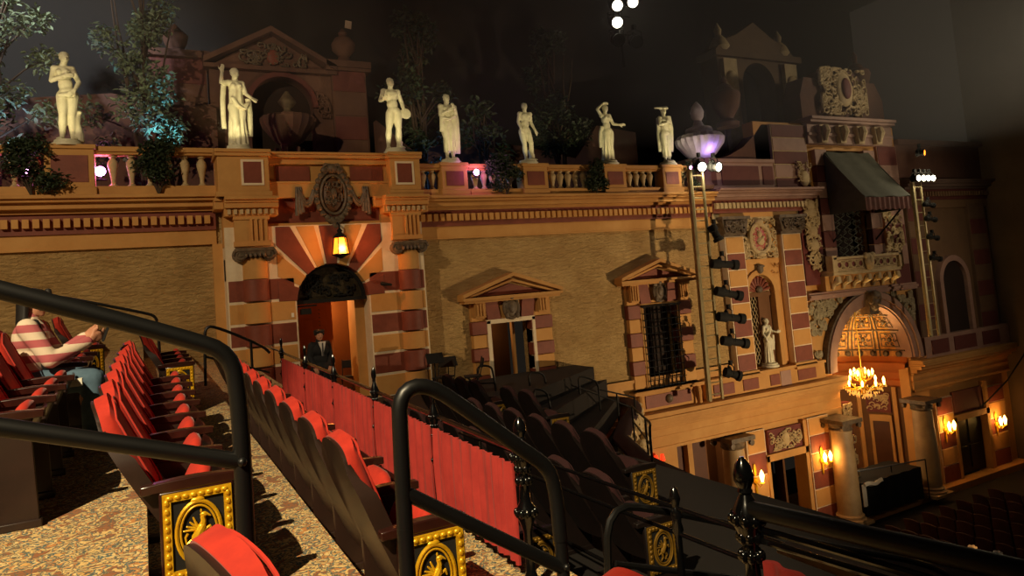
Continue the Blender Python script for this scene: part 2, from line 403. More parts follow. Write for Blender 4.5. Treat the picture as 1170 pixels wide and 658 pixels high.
# voussoirs clipped to the block above the springing
def ray_rect(a):
    hx, hz = 1.28, 1.8
    c, s_ = math.cos(a), math.sin(a)
    t = min(hx/abs(c) if abs(c) > 1e-6 else 9e9, hz/abs(s_) if abs(s_) > 1e-6 else 9e9)
    return (CX+t*c, t*s_)
edges = [0,24,45,64,80,100,116,135,156,180]
for i in range(9):
    a0, a1 = R(edges[i]+1.7), R(edges[i+1]-1.7)
    inn = arcpts(CX,0,RI,a0,a1,4)
    out = [ray_rect(a1)]
    ca = math.atan2(1.8,1.28)
    for cang in (math.pi-ca, ca):
        if a0 < cang < a1: out.append(ray_rect(cang))
    out.append(ray_rect(a0))
    part(M().poly(inn+out,17.335 if i % 2 == 0 else 17.345,17.7),'voussoir',REDST if i % 2 == 0 else OCHRE,d1,bevel=.012)
for xa,xb,mt in ((2.7,2.82,REDST),(5.42,5.6,REDST)):
    part(M().box(xa,xb,17.38,17.7,1.12,1.8),'stone_band',mt,d1)
part(M().poly(arcpts(CX,0,RI-.02,0,math.pi,20),17.72,17.8),'lunette',LUN,d1)
mm = M(); mm.ring(arcpts(CX,0,RI,0,math.pi,20),arcpts(CX,0,RI-.07,0,math.pi,20),17.6,17.8); mm.box(CX-RI,CX+RI,17.55,17.85,-.07,.02); scrolls(mm,CX-.6,CX+.6,.08,.6,17.7,22,.1,5); part(mm,'lunette_frame',BLACK,d1)
mm = M(); mm.box(CX-RI-.02,CX-RI+.08,17.8,18.6,-2.5,-.05); mm.box(CX+RI-.22,CX+RI+.02,17.9,18.6,-2.5,-.05); part(mm,'jamb',OCHRE2,d1)
# door leaf standing open at the left with a line of studs, dark passage at the right
mm = M(); mm.box(3.34,4.22,18.7,18.78,-2.5,-.02)
for z0,z1 in ((-2.3,-1.5),(-1.35,-.5)): mm.box(3.45,3.85,18.66,18.7,z0,z1)
leaf = part(mm,'door_leaf',ORIN,d1,bevel=.01)
mm = M()
for k in range(22): mm.ell((4.03,18.67,-2.35+k*.1),.018,6,4)
part(mm,'studs',BRONZE,leaf)
part(M().box(4.22,4.36,18.7,18.8,-2.5,-.02),'door_post',ORIN,d1)
mm = M(); mm.box(3.0,5.4,20.2,20.3,-2.5,1.2); mm.box(5.2,5.3,18.4,20.3,-2.5,1.2); mm.box(3.0,3.1,18.4,20.3,-2.5,1.2); mm.box(3.0,5.4,18.4,20.3,.3,.4); part(mm,'passage',BROWNIN,d1)
# ---- entablature, capitals and attic over the portal
for cx in (2.33,6.08):
    w = .5
    mm = M()
    for s_ in (-1,1):
        pts = []; rr = []
        for t in range(22):
            a = t*.55; q = .15*(1-t/24)
            pts.append((cx+s_*(.32+q*math.cos(a)), 17.12, 1.16+q*math.sin(a))); rr.append(.035*(1-.5*t/22))
        mm.tube(pts,rr,7)
        mm.lathe([(.05,0),(.15,.03),(.16,.2),(.15,.5),(.05,.55)],(cx+s_*.32,17.12,1.16),14,Matrix.Rotation(R(-90),3,'X'))
    mm.box(cx-.42,cx+.42,17.08,17.6,1.24,1.31); mm.box(cx-.34,cx+.34,17.1,17.6,1.12,1.24)
    for k in range(5): mm.ell((cx-.2+k*.1,17.08,1.14),(.04,.05,.06),8,6)
    trim(mm,BRONZE)
    mm = M(); mm.box(cx-.4,cx+.34,17.25,17.8,1.38,2.06); prof_box(mm,cx-.42,cx+.38,[(17.2,1.36,1.48),(17.22,1.98,2.06)],17.8)
    for k in range(4): mm.box(cx-.06+k*.11,cx-.01+k*.11,17.2,17.3,1.48,1.98)
    mm.box(cx-.62,cx-.4,17.45,17.8,1.38,2.06)
    trim(mm,OCHRE2)
    mm = M(); prof_box(mm,cx-.6,cx+.58,[(17.0,2.42,2.5),(17.06,2.36,2.42),(17.1,2.24,2.36),(17.2,2.06,2.24)],17.9); prof_box(mm,cx-.8,cx-.6,[(17.25,2.42,2.5),(17.3,2.24,2.42)],17.9); trim(mm,OCHRE2,bevel=.012)
    mm = M()
    for k in range(8): mm.box(cx-.54+k*.135,cx-.47+k*.135,17.14,17.22,2.1,2.21)
    trim(mm,CREAM)
mm = M(); mm.box(2.7,5.7,17.6,18,1.82,2.56); trim(mm,REDST)
mm = M(); prof_box(mm,2.7,5.7,[(17.54,1.8,1.9)],18); trim(mm,OCHRE)
mm = M(); prof_box(mm,2.5,5.9,[(17.42,2.5,2.86),(17.4,2.84,2.9),(17.42,3.32,3.46),(17.32,3.46,3.54),(17.28,3.54,3.6)],18); mm.box(2.5,5.9,17.52,18,2.86,3.34); trim(mm,OCHRE2,bevel=.01)
for xa,xb in ((2.95,3.75),(4.75,5.6)): trim(M().box(xa,xb,17.49,17.6,2.92,3.28),REDST)
for xa,xb,yf in ((1.62,2.74,17.12),(5.7,6.5,17.16)):
    mm = M(); mm.box(xa,xb,yf,18,2.5,3.46); prof_box(mm,xa-.05,xb+.05,[(yf-.05,2.5,2.62),(yf-.06,3.44,3.52),(yf-.1,3.52,3.6)],18); trim(mm,OCHRE2,bevel=.012)
    mm = M(); xm = xb-.62 if xa < 3 else xa+.12
    mm.ring([(xm,2.76),(xm+.5,2.76),(xm+.5,3.36),(xm,3.36),(xm,2.76)],[(xm+.05,2.81),(xm+.45,2.81),(xm+.45,3.31),(xm+.05,3.31),(xm+.05,2.81)],yf-.03,yf+.02); trim(mm,PALE)
    trim(M().box(xm+.05,xm+.45,yf-.015,yf+.02,2.81,3.31),REDST)

# ---- pedimented door_2 and window_1
def pediment(root, x0, x1, z0, h, yb):
    c = (x0+x1)/2
    mm = M(); mm.box(x0,x1,yb-.4,yb,z0,z0+.08); mm.box(x0+.06,x1-.06,yb-.32,yb,z0-.07,z0)
    t = .1
    for s_ in (-1,1):
        e = x0 if s_ < 0 else x1
        mm.poly([(e,z0+.08),(c,z0+.08+h),(c,z0+.08+h+t),(e,z0+.08+t)],yb-.42,yb)
        mm.poly([(e+s_*-.12,z0+.09),(c,z0+h),(c,z0+.02+h-.08),(e+s_*-.3,z0+.09)],yb-.3,yb)
    part(mm,'pediment',OCHRE2,root)
    part(M().poly([(x0+.5,z0+.1),(x1-.5,z0+.1),(c,z0+h-.12)],yb-.14,yb),'tympanum',REDST,root)
def shield(root, c, z, y, s=1):
    mm = M(); mm.ell((c,y,z),(.2*s,.1,.26*s),16,10); mm.ell((c,y-.07,z),(.11*s,.06,.15*s),12,8)
    mm.tube([(c+.22*s*math.cos(a),y-.03,z+.28*s*math.sin(a)) for a in [k*.2 for k in range(32)]],.04*s,6,True)
    for s_ in (-1,1): mm.ell((c+s_*.17*s,y-.06,z+.22*s),(.09*s,.06,.07*s),8,6); mm.ell((c+s_*.16*s,y-.06,z-.2*s),(.06*s,.06,.09*s),8,6)
    mm.ell((c,y-.08,z+.27*s),(.08*s,.06,.08*s),8,6)
    part(mm,'shield',BRONZE,root)
def aedicule(root, xo0, xi0, xi1, xo1, ztop, zbot, zped, yb, hped=.52, arch=None):
    # quoined jambs
    n = 6; h = (ztop+.1-zbot)/n
    for k in range(n):
        z1 = ztop+.1-k*h; red = (k % 2 == 0)
        for a,b_ in ((xo0,xi0),(xi1,xo1)):
            e = .03 if red else 0
            part(M().box(a-e,b_+e*.5,yb-.16-e,yb+.1,z1-h+.008,z1-.008),'quoin',REDST if red else OCHRE,root,bevel=.01)
    mm = M(); mm.box(xi0-.12,xi0,yb-.2,yb+.2,zbot,ztop+.1); mm.box(xi1,xi1+.1,yb-.2,yb+.2,zbot,ztop+.1); mm.box(xi0-.12,xi1+.1,yb-.2,yb+.2,ztop,ztop+.12); part(mm,'architrave',arch or PALE,root,bevel=.01)
    mm = M(); mm.box(xo0,xo1,yb-.12,yb+.05,ztop+.1,zped); part(mm,'frieze',OCHRE,root)
    c = (xi0+xi1)/2
    for s_ in (-1,1):
        e = c+s_*.52
        part(M().poly([(e-.2,ztop+.12),(e+.2,ztop+.12),(e+.2+s_*.08,zped-.04),(e-.2+s_*.08,zped-.04)],yb-.18,yb),'keystone_block',REDST,root)
    for e in ((xo0+xi0)/2-.04,(xi1+xo1)/2+.04):
        mm = M(); mm.box(e-.16,e+.16,yb-.26,yb,ztop+.2,zped)
        for k in range(3): mm.box(e-.12+k*.09,e-.07+k*.09,yb-.3,yb-.2,ztop+.24,zped-.1)
        part(mm,'bracket',OCHRE2,root,bevel=.01)
    shield(root,c,(ztop+zped)/2+.06,yb-.2,1.05)
    pediment(root,xo0-.32,xo1+.32,zped,hped,yb)
d2 = thing('door_2',(9.14,18,-3.15),structure=True)
aedicule(d2,7.95,8.49,9.79,10.45,-1.04,-3.15,-.36,18)
mm = M(); mm.box(8.2,10.1,20,20.1,-3.15,-.8); mm.box(8.3,8.4,18.4,20,-3.15,-.8); mm.box(8.3,9.9,18.4,20,-.95,-.85); part(mm,'vestibule',BROWNIN,d2)
mm = M(); rt = Matrix.Rotation(R(68),3,'Z'); mm.boxr(Vector((9.62,18.75,-2.1)),(.75,.06,2.1),rt); part(mm,'door_leaf',OCHRE,d2)
w1 = thing('window_1',(14.41,18,-3.55),structure=True)
aedicule(w1,13.2,13.75,15.08,15.65,-1.05,-3.52,-.26,18,arch=OCHRE)
mm = M()
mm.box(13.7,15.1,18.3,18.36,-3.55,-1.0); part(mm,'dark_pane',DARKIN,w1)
mm = M()
for k in range(9):
    x = 13.72+k*.172; mm.tube([(x,17.74,-3.55),(x,17.74,-1.02)],.016,6)
for k in range(13):
    z = -3.5+k*.205; mm.tube([(13.66,17.74,z),(15.16,17.74,z)],.014,6)
for z in (-3.5,-1.0):
    mm.tube([(13.62,17.74,z),(15.2,17.74,z)],.022,6)
part(mm,'iron_grille',IRON,w1)
# apron panel under the window
mm = M(); prof_box(mm,13.0,15.75,[(17.62,-3.66,-3.54),(17.56,-3.58,-3.54)],18); mm.box(13.05,15.7,17.74,18,-4.3,-3.66); part(mm,'apron',OCHRE2,w1,bevel=.01)
part(M().box(13.45,15.25,17.71,17.8,-4.1,-3.72),'apron_panel',REDST,w1)
mm = M(); mm.lathe([(.02,.1),(.09,.08),(.13,.03),(.14,0)],(14.35,17.7,-3.9),14,Matrix.Rotation(R(90),3,'X')); part(mm,'rosette',BRONZE,w1)
for e in (13.2,15.5):
    mm = M(); mm.grid(lambda u,v: (0,0,0),1,1) if False else None
    mm.poly([(e-.14,-4.25),(e-.1,-3.66),(e+.1,-3.66),(e+.14,-4.25)],17.68,17.8)
    mm.tube([(e,17.64,-3.7),(e-.04,17.58,-3.85),(e,17.62,-4.05),(e+.03,17.66,-4.2)],[.07,.09,.06,.08],8)
    part(mm,'console',OCHRE2,w1)

# ---- right hand section: checkered pilasters
def checker(x0,x1,z0,z1,n,y,yb,reds=(REDST,),och=OCHRE,start=0,frame=PALE):
    trim(M().box(x0,x1,y+.02,yb,z0,z1),frame)
    h = (z1-z0)/n; mr, mo = M(), M()
    for k in range(n):
        (mr if (k+start) % 2 else mo).box(x0+.035,x1-.035,y,y+.1,z0+k*h+.018,z0+(k+1)*h-.018)
    trim(mr,reds[0],bevel=.01); trim(mo,och,bevel=.01)
PY = 17.72
checker(17.35,18.2,-3.5,1.0,8,PY,18,start=1)
checker(20.05,20.98,-3.5,1.0,8,PY,18,start=1)
for x0,x1 in ((17.3,18.25),(19.98,21.05)):
    mm = M(); prof_box(mm,x0,x1,[(PY-.06,-3.62,-3.5),(PY-.1,-3.72,-3.62)],18); trim(mm,OCHRE2,bevel=.01)
    mm = M(); mm.box(x0,x1,PY-.02,18,1.0,1.1); mm.poly([(x0,1.1),(x1,1.1),(x1+.12,1.6),(x0-.12,1.6)],PY-.1,18); mm.box(x0-.16,x1+.16,PY-.18,18,1.58,1.68)
    scrolls(mm,x0,x1,1.12,1.52,PY-.14,22,.11,int(x0*10),.1); trim(mm,BRONZE)
mm = M(); prof_box(mm,17.3,21.0,[(17.8,1.66,1.84)],18); trim(mm,OCHRE)
# parapet below with sunk panels
mm = M(); prof_box(mm,15.9,21.5,[(17.74,-4.25,-3.6),(17.66,-3.66,-3.56)],18); trim(mm,OCHRE2,bevel=.01)
for a,b_,mt in ((16.2,17.1,REDST),(17.5,18.2,REDST),(18.75,19.2,REDST),(20.1,21.0,REDST)): trim(M().box(a,b_,17.71,17.8,-4.12,-3.76),mt,bevel=.01)
trim(M().box(19.25,19.75,17.72,17.8,-4.2,-3.7),MAUVE)
# niche with fan and lattice : window_2
w2 = thing('window_2',(18.86,18,-3.5),structure=True)
NC = 18.86
mm = M()
mm.ring(arcpts(NC,-.95,.78,0,math.pi,18),arcpts(NC,-.95,.6,0,math.pi,18),17.78,18.1); mm.box(NC-.78,NC-.6,17.78,18.1,-3.5,-.95); mm.box(NC+.6,NC+.78,17.78,18.1,-3.5,-.95)
part(mm,'niche_frame',OCHRE2,w2,bevel=.01)
mm = M(); mm.poly([(NC-.95,-.95),(NC-.95,.02),(NC+.95,.02),(NC+.95,-.95)]+arcpts(NC,-.95,.79,0,math.pi,14),17.86,18); scrolls(mm,NC-.93,NC-.62,-.35,0,17.85,5,.1,3); scrolls(mm,NC+.62,NC+.93,-.35,0,17.85,5,.1,4); mm.box(NC-1.0,NC+1.0,17.82,18,.02,.2); part(mm,'spandrel',OCHRE,w2)
part(M().poly(arcpts(NC,-.95,.6,0,math.pi,16),18.0,18.1),'fan_ground',CREAM,w2)
mm = M()
for k in range(9):
    a = R(14+k*19); mm.cap((NC+.16*math.cos(a),17.97,-.95+.16*math.sin(a)),.03,(NC+.5*math.cos(a),17.95,-.95+.5*math.sin(a)),.07,8)
part(mm,'fan_ribs',REDST,w2)
mm = M(); mm.ell((NC-.02,17.75,-.16),(.13,.1,.16),10,8); mm.ell((NC,17.72,-.06),(.16,.08,.06),10,6); mm.ell((NC,17.9,-.86),(.14,.1,.12),10,8); part(mm,'keystone',BRONZE,w2)
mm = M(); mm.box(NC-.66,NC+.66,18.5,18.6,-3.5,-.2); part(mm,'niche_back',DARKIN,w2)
mm = M(); mm.box(NC+.02,NC+.6,18.02,18.2,-3.5,-1.05); mm.box(NC-.6,NC+.6,17.96,18.2,-1.1,-.95); part(mm,'inner_reveal',BROWNIN,w2)
mm = M()
for k in range(-12,9):
    x = NC-.58+k*.14
    for s_ in (1,-1):
        p0 = [x, -3.4]; p1 = [x+s_*2.3*.55, -1.1]
        if s_ < 0: p0[0] += 1.2; p1[0] += 1.2
        # clip to the bay
        a0, a1 = NC-.58, NC+.02
        t0, t1 = 0, 1; dx = p1[0]-p0[0]
        ta, tb = sorted(((a0-p0[0])/dx, (a1-p0[0])/dx)); t0, t1 = max(t0,ta), min(t1,tb)
        if t1-t0 > .02:
            mm.tube([(p0[0]+dx*t0,18.1+.01*s_,-3.4+2.3*t0),(p0[0]+dx*t1,18.1+.01*s_,-3.4+2.3*t1)],.011,5)
part(mm,'lattice',CREAM,w2)
# red strip with carved trophies between the sections
trim(M().box(21.12,22.15,17.8,18,-.9,2.3),MAROON)
mm = M(); scrolls(mm,21.25,22.0,-.4,2.2,17.74,46,.17,12,.1)
for s_ in (-1,1): mm.tube([(21.63-s_*.35,17.7,.75),(21.63+s_*.35,17.7,1.35)],.045,8)
for z in (.55,1.05,1.75,2.0): mm.ell((21.63,17.72,z),(.24,.1,.22),12,8)
trim(mm,CREAM)
# attic with red panels, scroll and checkered pier above the right cornice
mm = M(); mm.box(16.3,20.2,17.9,18.6,2.5,3.62); prof_box(mm,16.3,20.2,[(17.84,3.58,3.7),(17.86,2.5,2.66)],18.6); trim(mm,MAUVE)
for a,b_ in ((16.5,17.4),(17.65,19.4),(19.6,20.1)): trim(M().box(a,b_,17.87,17.95,2.8,3.45),DARKRED)
checker(20.2,22.0,2.55,5.0,5,17.86,18.8,(DARKRED,),MAUVE,1,CREAM)
m = M(); m.poly([(17.6,3.7),(18.2,3.85),(18.9,4.15),(19.5,4.6),(19.9,5.0),(20.2,5.0),(20.2,3.7)],18.0,18.5); trim(m,PINKPL)
m = M(); scrolls(m,21.25,21.95,2.75,3.6,17.8,10,.14,21,.08); m.ell((21.6,17.8,3.0),(.25,.1,.3),12,8); trim(m,CREAM)
# ---- window_3 : box window with grille, quoins and entablature
w3 = thing('window_3',(24,18,-.2),structure=True)
for x0,x1 in ((22.28,22.92),(25.05,25.7)):
    n = 7; h = 4.3/n
    for k in range(n): part(M().box(x0,x1,17.78,18.1,-.2+k*h+.01,-.2+(k+1)*h-.01),'quoin',MAUVE if k % 2 == 0 else DARKRED,w3,bevel=.012)
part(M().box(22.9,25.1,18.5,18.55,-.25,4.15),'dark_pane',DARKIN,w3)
mm = M()
q = random.Random(31)
for i in range(7):
    for j in range(13):
        cx = 23.05+i*.31; cz = -.1+j*.34; s_ = 1 if (i+j) % 2 else -1
        pts = [(cx+.15*math.sin(t*.55)*s_*(1-t/22), 18.2, cz-.17+t*.026) for t in range(14)]
        mm.tube(pts,.02,5)
        mm.tube([(cx+s_*(.04+.09*(1-t/12)*math.cos(t*.6)),18.19,cz+.08+.09*(1-t/12)*math.sin(t*.6)) for t in range(11)],.017,5)
part(mm,'scroll_grille',mat('grille_grey',(120,120,100),(90,90,76),8,.5),w3)
m = M(); prof_box(m,22.0,26.9,[(17.5,5.18,5.3),(17.58,5.08,5.18),(17.72,4.6,4.72),(17.78,4.3,5.08)],18.5); trim(m,MAUVE,bevel=.015)
m = M()
for k in range(4):
    x = 22.7+k*1.05; m.poly([(x-.16,4.32),(x-.22,5.0),(x+.22,5.0),(x+.16,4.32)],17.6,17.9); m.tube([(x,17.55,4.95),(x,17.5,4.75),(x,17.6,4.4)],[.12,.15,.08],8)
trim(m,CREAM)
checker(26.0,27.2,-1.2,4.3,7,17.86,18.4,(DARKRED,),MAUVE,1,MAUVE)
m = M(); scrolls(m,25.75,26.9,-.2,2.6,17.84,40,.2,17,.08); trim(m,CREAM)
# crest block above the box, tower behind
m = M(); m.box(22.1,26.9,18,18.8,5.3,6.2); m.poly([(22.1,6.2),(22.4,6.9),(23.3,6.9),(23.6,7.3),(25.4,7.3),(25.7,6.9),(26.5,6.9),(26.9,6.2)],18,18.8); trim(m,PINKPL)
m = M(); scrolls(m,23.1,25.7,5.5,7.3,17.9,60,.26,44,.14); m.ell((24.4,17.86,6.5),(.5,.16,.7),16,10); trim(m,CREAM)
trim(M().ell((24.4,17.72,6.5),(.26,.1,.42),14,8),MAROON)
m = M(); m.poly([(20.4,2.5),(20.4,8.6),(20.8,9.0),(21.6,9.3),(22.6,9.9),(23.6,9.3),(24.4,9.0),(24.8,8.6),(24.8,2.5)]+[(23.5,2.5)]+arcpts(22.6,7.3,.9,0,math.pi,12)+[(21.7,2.5)],20.3,21.2)
prof_box(m,20.2,25.0,[(20.1,8.3,8.55)],21.2); trim(m,mat('tower_plaster',(120,96,72),(98,78,60),1,.9))
m = M()
for x in (20.9,24.3): m.box(x-.35,x+.35,20.1,20.5,2.5,8.2); m.ell((x,20.1,7.4),(.3,.15,.3),12,8)
m.lathe([(.3,8.6),(.42,8.8),(.3,9.1),(.12,9.3),(.16,9.5),(.02,9.8)],(20.9,20.6,0),14); m.lathe([(.3,8.6),(.42,8.8),(.3,9.1),(.12,9.3),(.16,9.5),(.02,9.8)],(24.3,20.6,0),14)
trim(m,CREAM)
# ---- great arch over the recess
GC, GZ = 24.45, -4.1
m = M(); m.ring(arcpts(GC,GZ,2.72,0,math.pi,32),arcpts(GC,GZ,2.5,0,math.pi,32),17.7,18.1); m.ring(arcpts(GC,GZ,2.5,0,math.pi,32),arcpts(GC,GZ,2.26,0,math.pi,32),17.78,18.3)
m.ring(arcpts(GC,GZ,2.34,0,math.pi,32),arcpts(GC,GZ,2.2,0,math.pi,32),17.86,18.5); trim(m,MAUVE,smooth=50)
m = M(); m.ring(arcpts(GC,GZ,2.8,0,math.pi,32),arcpts(GC,GZ,2.7,0,math.pi,32),17.76,18.05); trim(m,BRONZE,smooth=50)
def spand(mm, seed):
    q = random.Random(seed); c = 0
    while c < 74:
        x = q.uniform(21.25,27.15); z = q.uniform(-3.9,-1.5)
        if math.hypot(x-GC,z-GZ) < 2.95: continue
        s_ = q.uniform(.1,.2); a0 = q.uniform(0,6)
        mm.tube([(x+s_*(1-t/12)*math.cos(a0+t*.6),17.92,z+s_*(1-t/12)*math.sin(a0+t*.6)) for t in range(11)],[s_*.3*(1-.05*t) for t in range(11)],6)
        mm.ell((x,17.95,z),(s_*.8,.1,s_*.4),8,6,Matrix.Rotation(a0,3,'Y')); c += 1
m = M(); spand(m,6); trim(m,mat('carved_plaster',(176,164,132),(140,126,98),6,.75,bump=.2))
m = M(); m.ell((GC-.1,17.6,-1.75),(.22,.24,.34),14,10); m.ell((GC-.1,17.5,-1.5),(.28,.2,.18),12,8); m.ell((GC-.1,17.38,-1.8),(.06,.08,.08),8,6); m.box(GC-.34,GC+.16,17.6,18,-2.2,-1.3)
for s_ in (-1,1): m.ell((GC-.1+s_*.2,17.55,-1.6),(.1,.16,.24),10,8)
trim(m,BRONZE)
m = M(); prof_box(m,21.1,27.3,[(17.72,-1.44,-1.36),(17.66,-1.36,-1.26),(17.74,-1.26,-1.18)],18); trim(m,MAUVE,bevel=.01)
# recess : curved apse behind the arch
def apse(z0,z1,rx,ry,n=20,c=GC,y0=18.1):
    return [(c+rx*math.cos(math.pi*(1-i/n)), y0+ry*math.sin(math.pi*i/n)) for i in range(n+1)]
def shell(mm, prof, n=24):
    """surface swept round the apse; prof = [(scale, z)]"""
    w = len(prof)
    vs = []
    for i in range(n+1):
        a = math.pi*(1-i/n)
        for k,z in prof: vs.append((GC+2.24*k*math.cos(a), 18.1+2.9*k*math.sin(a), z))
    mm.add(vs,[(i*w+j,(i+1)*w+j,(i+1)*w+j+1,i*w+j+1) for i in range(n) for j in range(w-1)])
m = M(); shell(m,[(1,-9.45),(1,-5.3)]); struct(m,'wall_recess',BROWNIN)
m = M(); shell(m,[(1,-5.32),(.95,-5.25),(.95,-5.05),(.99,-5.0),(.99,-4.75),(.93,-4.65),(.9,-4.45),(.9,-4.35),(1,-4.3),(1,-4.1)]); trim(m,ORIN)
m = M(); shell(m,[(math.cos(t*R(90)/10), GZ+2.2*math.sin(t*R(90)/10)) for t in range(11)]); trim(m,GILT)
m = M()
q = random.Random(8)
def dome(a,t,o=0):
    return Vector((GC+(2.2-o)*math.cos(t)*math.cos(a),18.1+(2.86-o)*math.cos(t)*math.sin(a),GZ+(2.2-o)*math.sin(t)))
for i in range(1,8):      # ribs of the half dome
    a = math.pi*i/8
    for d in (-.03,.03): m.tube([dome(a+d,t*.125,.05) for t in range(12)],.03,6)
for t in (.12,.52,.92,1.25): m.tube([dome(math.pi*k/40,t,.05) for k in range(41)],.028,6)
for i in range(8):        # carved coffers
    a0 = math.pi*i/8
    for t0,t1 in ((.16,.48),(.56,.88),(.96,1.2)):
        c = [(a0+.07,t0+.03),(a0+.32,t0+.03),(a0+.32,t1-.03),(a0+.07,t1-.03)]
        m.tube([dome(x,y,.04) for x,y in c],.022,5,True)
        am, tm = a0+.196, (t0+t1)/2
        m.ell(dome(am,tm,.04),(.09,.09,.1),10,6)
        for e in range(6):
            an = e*1.047; ca, ct_ = am+.075*math.cos(an), tm+.09*math.sin(an)
            m.tube([dome(ca+.035*(1-k/9)*math.cos(an+k*.75),ct_+.04*(1-k/9)*math.sin(an+k*.75),.05) for k in range(8)],[.03*(1-.07*k) for k in range(8)],5)
for i in range(17):
    a = math.pi*(i+.5)/17; m.ell((GC+2.12*math.cos(a),18.1+2.76*math.sin(a),GZ+.12),(.12,.12,.12),8,6)
trim(m,BRONZE)
def curved(a0,a1,z0,z1,k,mt,th=.03):
    """a panel standing on the curved recess wall"""
    g = lambda u,v,kk: (GC+2.24*kk*math.cos(a0+(a1-a0)*u),18.1+2.9*kk*math.sin(a0+(a1-a0)*u),z0+(z1-z0)*v)
    m = M(); m.slab(lambda u,v: g(u,v,k),lambda u,v: g(u,v,k-th),12,2); trim(m,mt)
for a in (.2,.72,1.3,1.84,2.4,2.9): curved(a,a+.06,-9.2,-5.32,.985,OCHRE2,.05)
curved(.34,.58,-9.2,-6.7,.985,mat('umber_door',(92,52,26),(76,42,20),2,.6)); curved(.3,.34,-9.2,-6.6,.985,OCHRE2,.05); curved(.58,.62,-9.2,-6.6,.985,OCHRE2,.05); curved(.3,.62,-6.7,-6.45,.985,OCHRE2,.06)
curved(.3,.64,-6.35,-5.55,.985,MAROON)
m = M(); q = random.Random(77)
for i in range(24):
    a = q.uniform(.33,.61); z = q.uniform(-6.25,-5.65); m.tube([(GC+2.24*.95*math.cos(a+.05*(1-t/10)*math.cos(t*.7)),18.1+2.9*.95*math.sin(a+.05*(1-t/10)*math.cos(t*.7)),z+.12*(1-t/10)*math.sin(t*.7)) for t in range(9)],[.03*(1-.07*t) for t in range(9)],6)
trim(m,CREAM)
trim(M().box(22.45,23.0,18.05,18.3,-9.45,-5.3),MAROON); m = M(); scrolls(m,22.48,22.98,-8.2,-5.35,18.0,44,.17,78); trim(m,CREAM)
m = M(); m.box(22.3,26.7,17.55,20.9,-9.45,-9.2); struct(m,'floor_recess',OCHRE)
struct(M().box(5,33.2,17.5,18,-9.45,-9.2),'baseboard_left',OCHRE)
# ---- orchestra level doors and pilasters
checker(17.5,18.36,-9.2,-5.5,5,17.84,18,start=0); checker(20.45,21.5,-9.2,-5.5,6,17.84,18,start=1); checker(27.75,28.85,-9.2,-5.9,5,17.84,18,start=1); checker(31.25,32.5,-9.2,-5.9,5,17.84,18,start=1)
d3 = thing('door_3',(16.05,18,-9.2),structure=True)
mm = M(); mm.box(14.6,17.6,19.3,19.4,-9.45,-5.3); mm.box(14.6,14.7,18.4,19.4,-9.45,-5.3); mm.box(17.45,17.6,18.4,19.4,-9.45,-5.3); mm.box(14.6,17.6,18.4,19.4,-5.45,-5.35); part(mm,'recess',BROWNIN,d3)
mm = M(); mm.box(14.8,15.35,18.5,18.6,-9.2,-5.5); mm.box(15.6,16.3,18.5,18.6,-9.2,-5.5); part(mm,'door_leaf',mat('brown_door',(96,52,26),(84,44,22),2,.6),d3)
part(M().box(15.38,15.58,18.3,18.6,-9.2,-5.45),'mullion',OCHRE2,d3)
d4 = thing('door_4',(19.3,18,-9.2),structure=True)
mm = M(); mm.box(18.2,20.4,19.6,19.7,-9.45,-6.2); mm.box(18.25,18.35,18.4,19.6,-9.45,-6.2); part(mm,'recess',DARKIN,d4)
mm = M(); mm.boxr(Vector((19.95,18.85,-7.8)),(1.0,.07,2.8),Matrix.Rotation(R(60),3,'Z')); part(mm,'door_leaf',BROWNIN,d4)
mm = M(); mm.box(18.3,18.44,17.8,18.3,-9.2,-6.4); mm.box(20.16,20.32,17.8,18.3,-9.2,-5.5); mm.box(18.3,20.32,17.8,18.3,-6.62,-6.38); part(mm,'architrave',OCHRE2,d4,bevel=.01)
part(M().box(18.5,20.1,17.86,18,-6.36,-5.6),'over_panel',MAROON,d4)
mm = M(); scrolls(mm,18.55,20.05,-6.3,-5.66,17.84,30,.13,90); mm.ell((19.3,17.82,-6.0),(.16,.08,.24),10,8); part(mm,'relief',CREAM,d4)
d5 = thing('door_5',(30,18,-9.2),structure=True)
mm = M(); mm.box(28.92,31.05,18.1,18.2,-9.2,-6.85)
for a,b_ in ((29.05,29.9),(30.05,30.95)): mm.box(a,b_,18.06,18.1,-9.0,-8.1); mm.box(a,b_,18.06,18.1,-8.0,-7.0)
part(mm,'door_leaf',mat('black_door',(30,28,24),(22,20,18),3,.5),d5,bevel=.01)
mm = M(); mm.box(28.8,28.95,17.8,18.2,-9.2,-6.75); mm.box(31.02,31.25,17.8,18.2,-9.2,-5.6); mm.box(28.8,31.25,17.8,18.2,-6.95,-6.7); part(mm,'architrave',OCHRE2,d5,bevel=.01)
part(M().box(28.98,31.0,17.88,18,-6.66,-5.8),'over_panel',DARKRED,d5)
# ---- dim pavilion at the right end
DIM = mat('shaded_stone',(122,92,66),(100,76,56),1,.85)  # stone darkened in colour to carry the pavilion's dimness
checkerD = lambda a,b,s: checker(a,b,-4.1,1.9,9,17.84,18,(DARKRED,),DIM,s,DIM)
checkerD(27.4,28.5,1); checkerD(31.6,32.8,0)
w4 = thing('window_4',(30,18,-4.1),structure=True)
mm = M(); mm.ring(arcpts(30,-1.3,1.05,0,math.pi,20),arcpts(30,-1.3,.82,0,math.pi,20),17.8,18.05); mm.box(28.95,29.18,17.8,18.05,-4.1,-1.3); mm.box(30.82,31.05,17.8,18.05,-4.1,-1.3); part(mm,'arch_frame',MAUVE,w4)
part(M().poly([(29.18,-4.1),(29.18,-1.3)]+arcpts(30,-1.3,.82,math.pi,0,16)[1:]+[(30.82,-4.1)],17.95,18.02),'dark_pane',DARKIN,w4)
mm = M(); mm.box(27.3,33.2,17.7,18,-4.25,-3.4); trim(mm,MAUVE); 
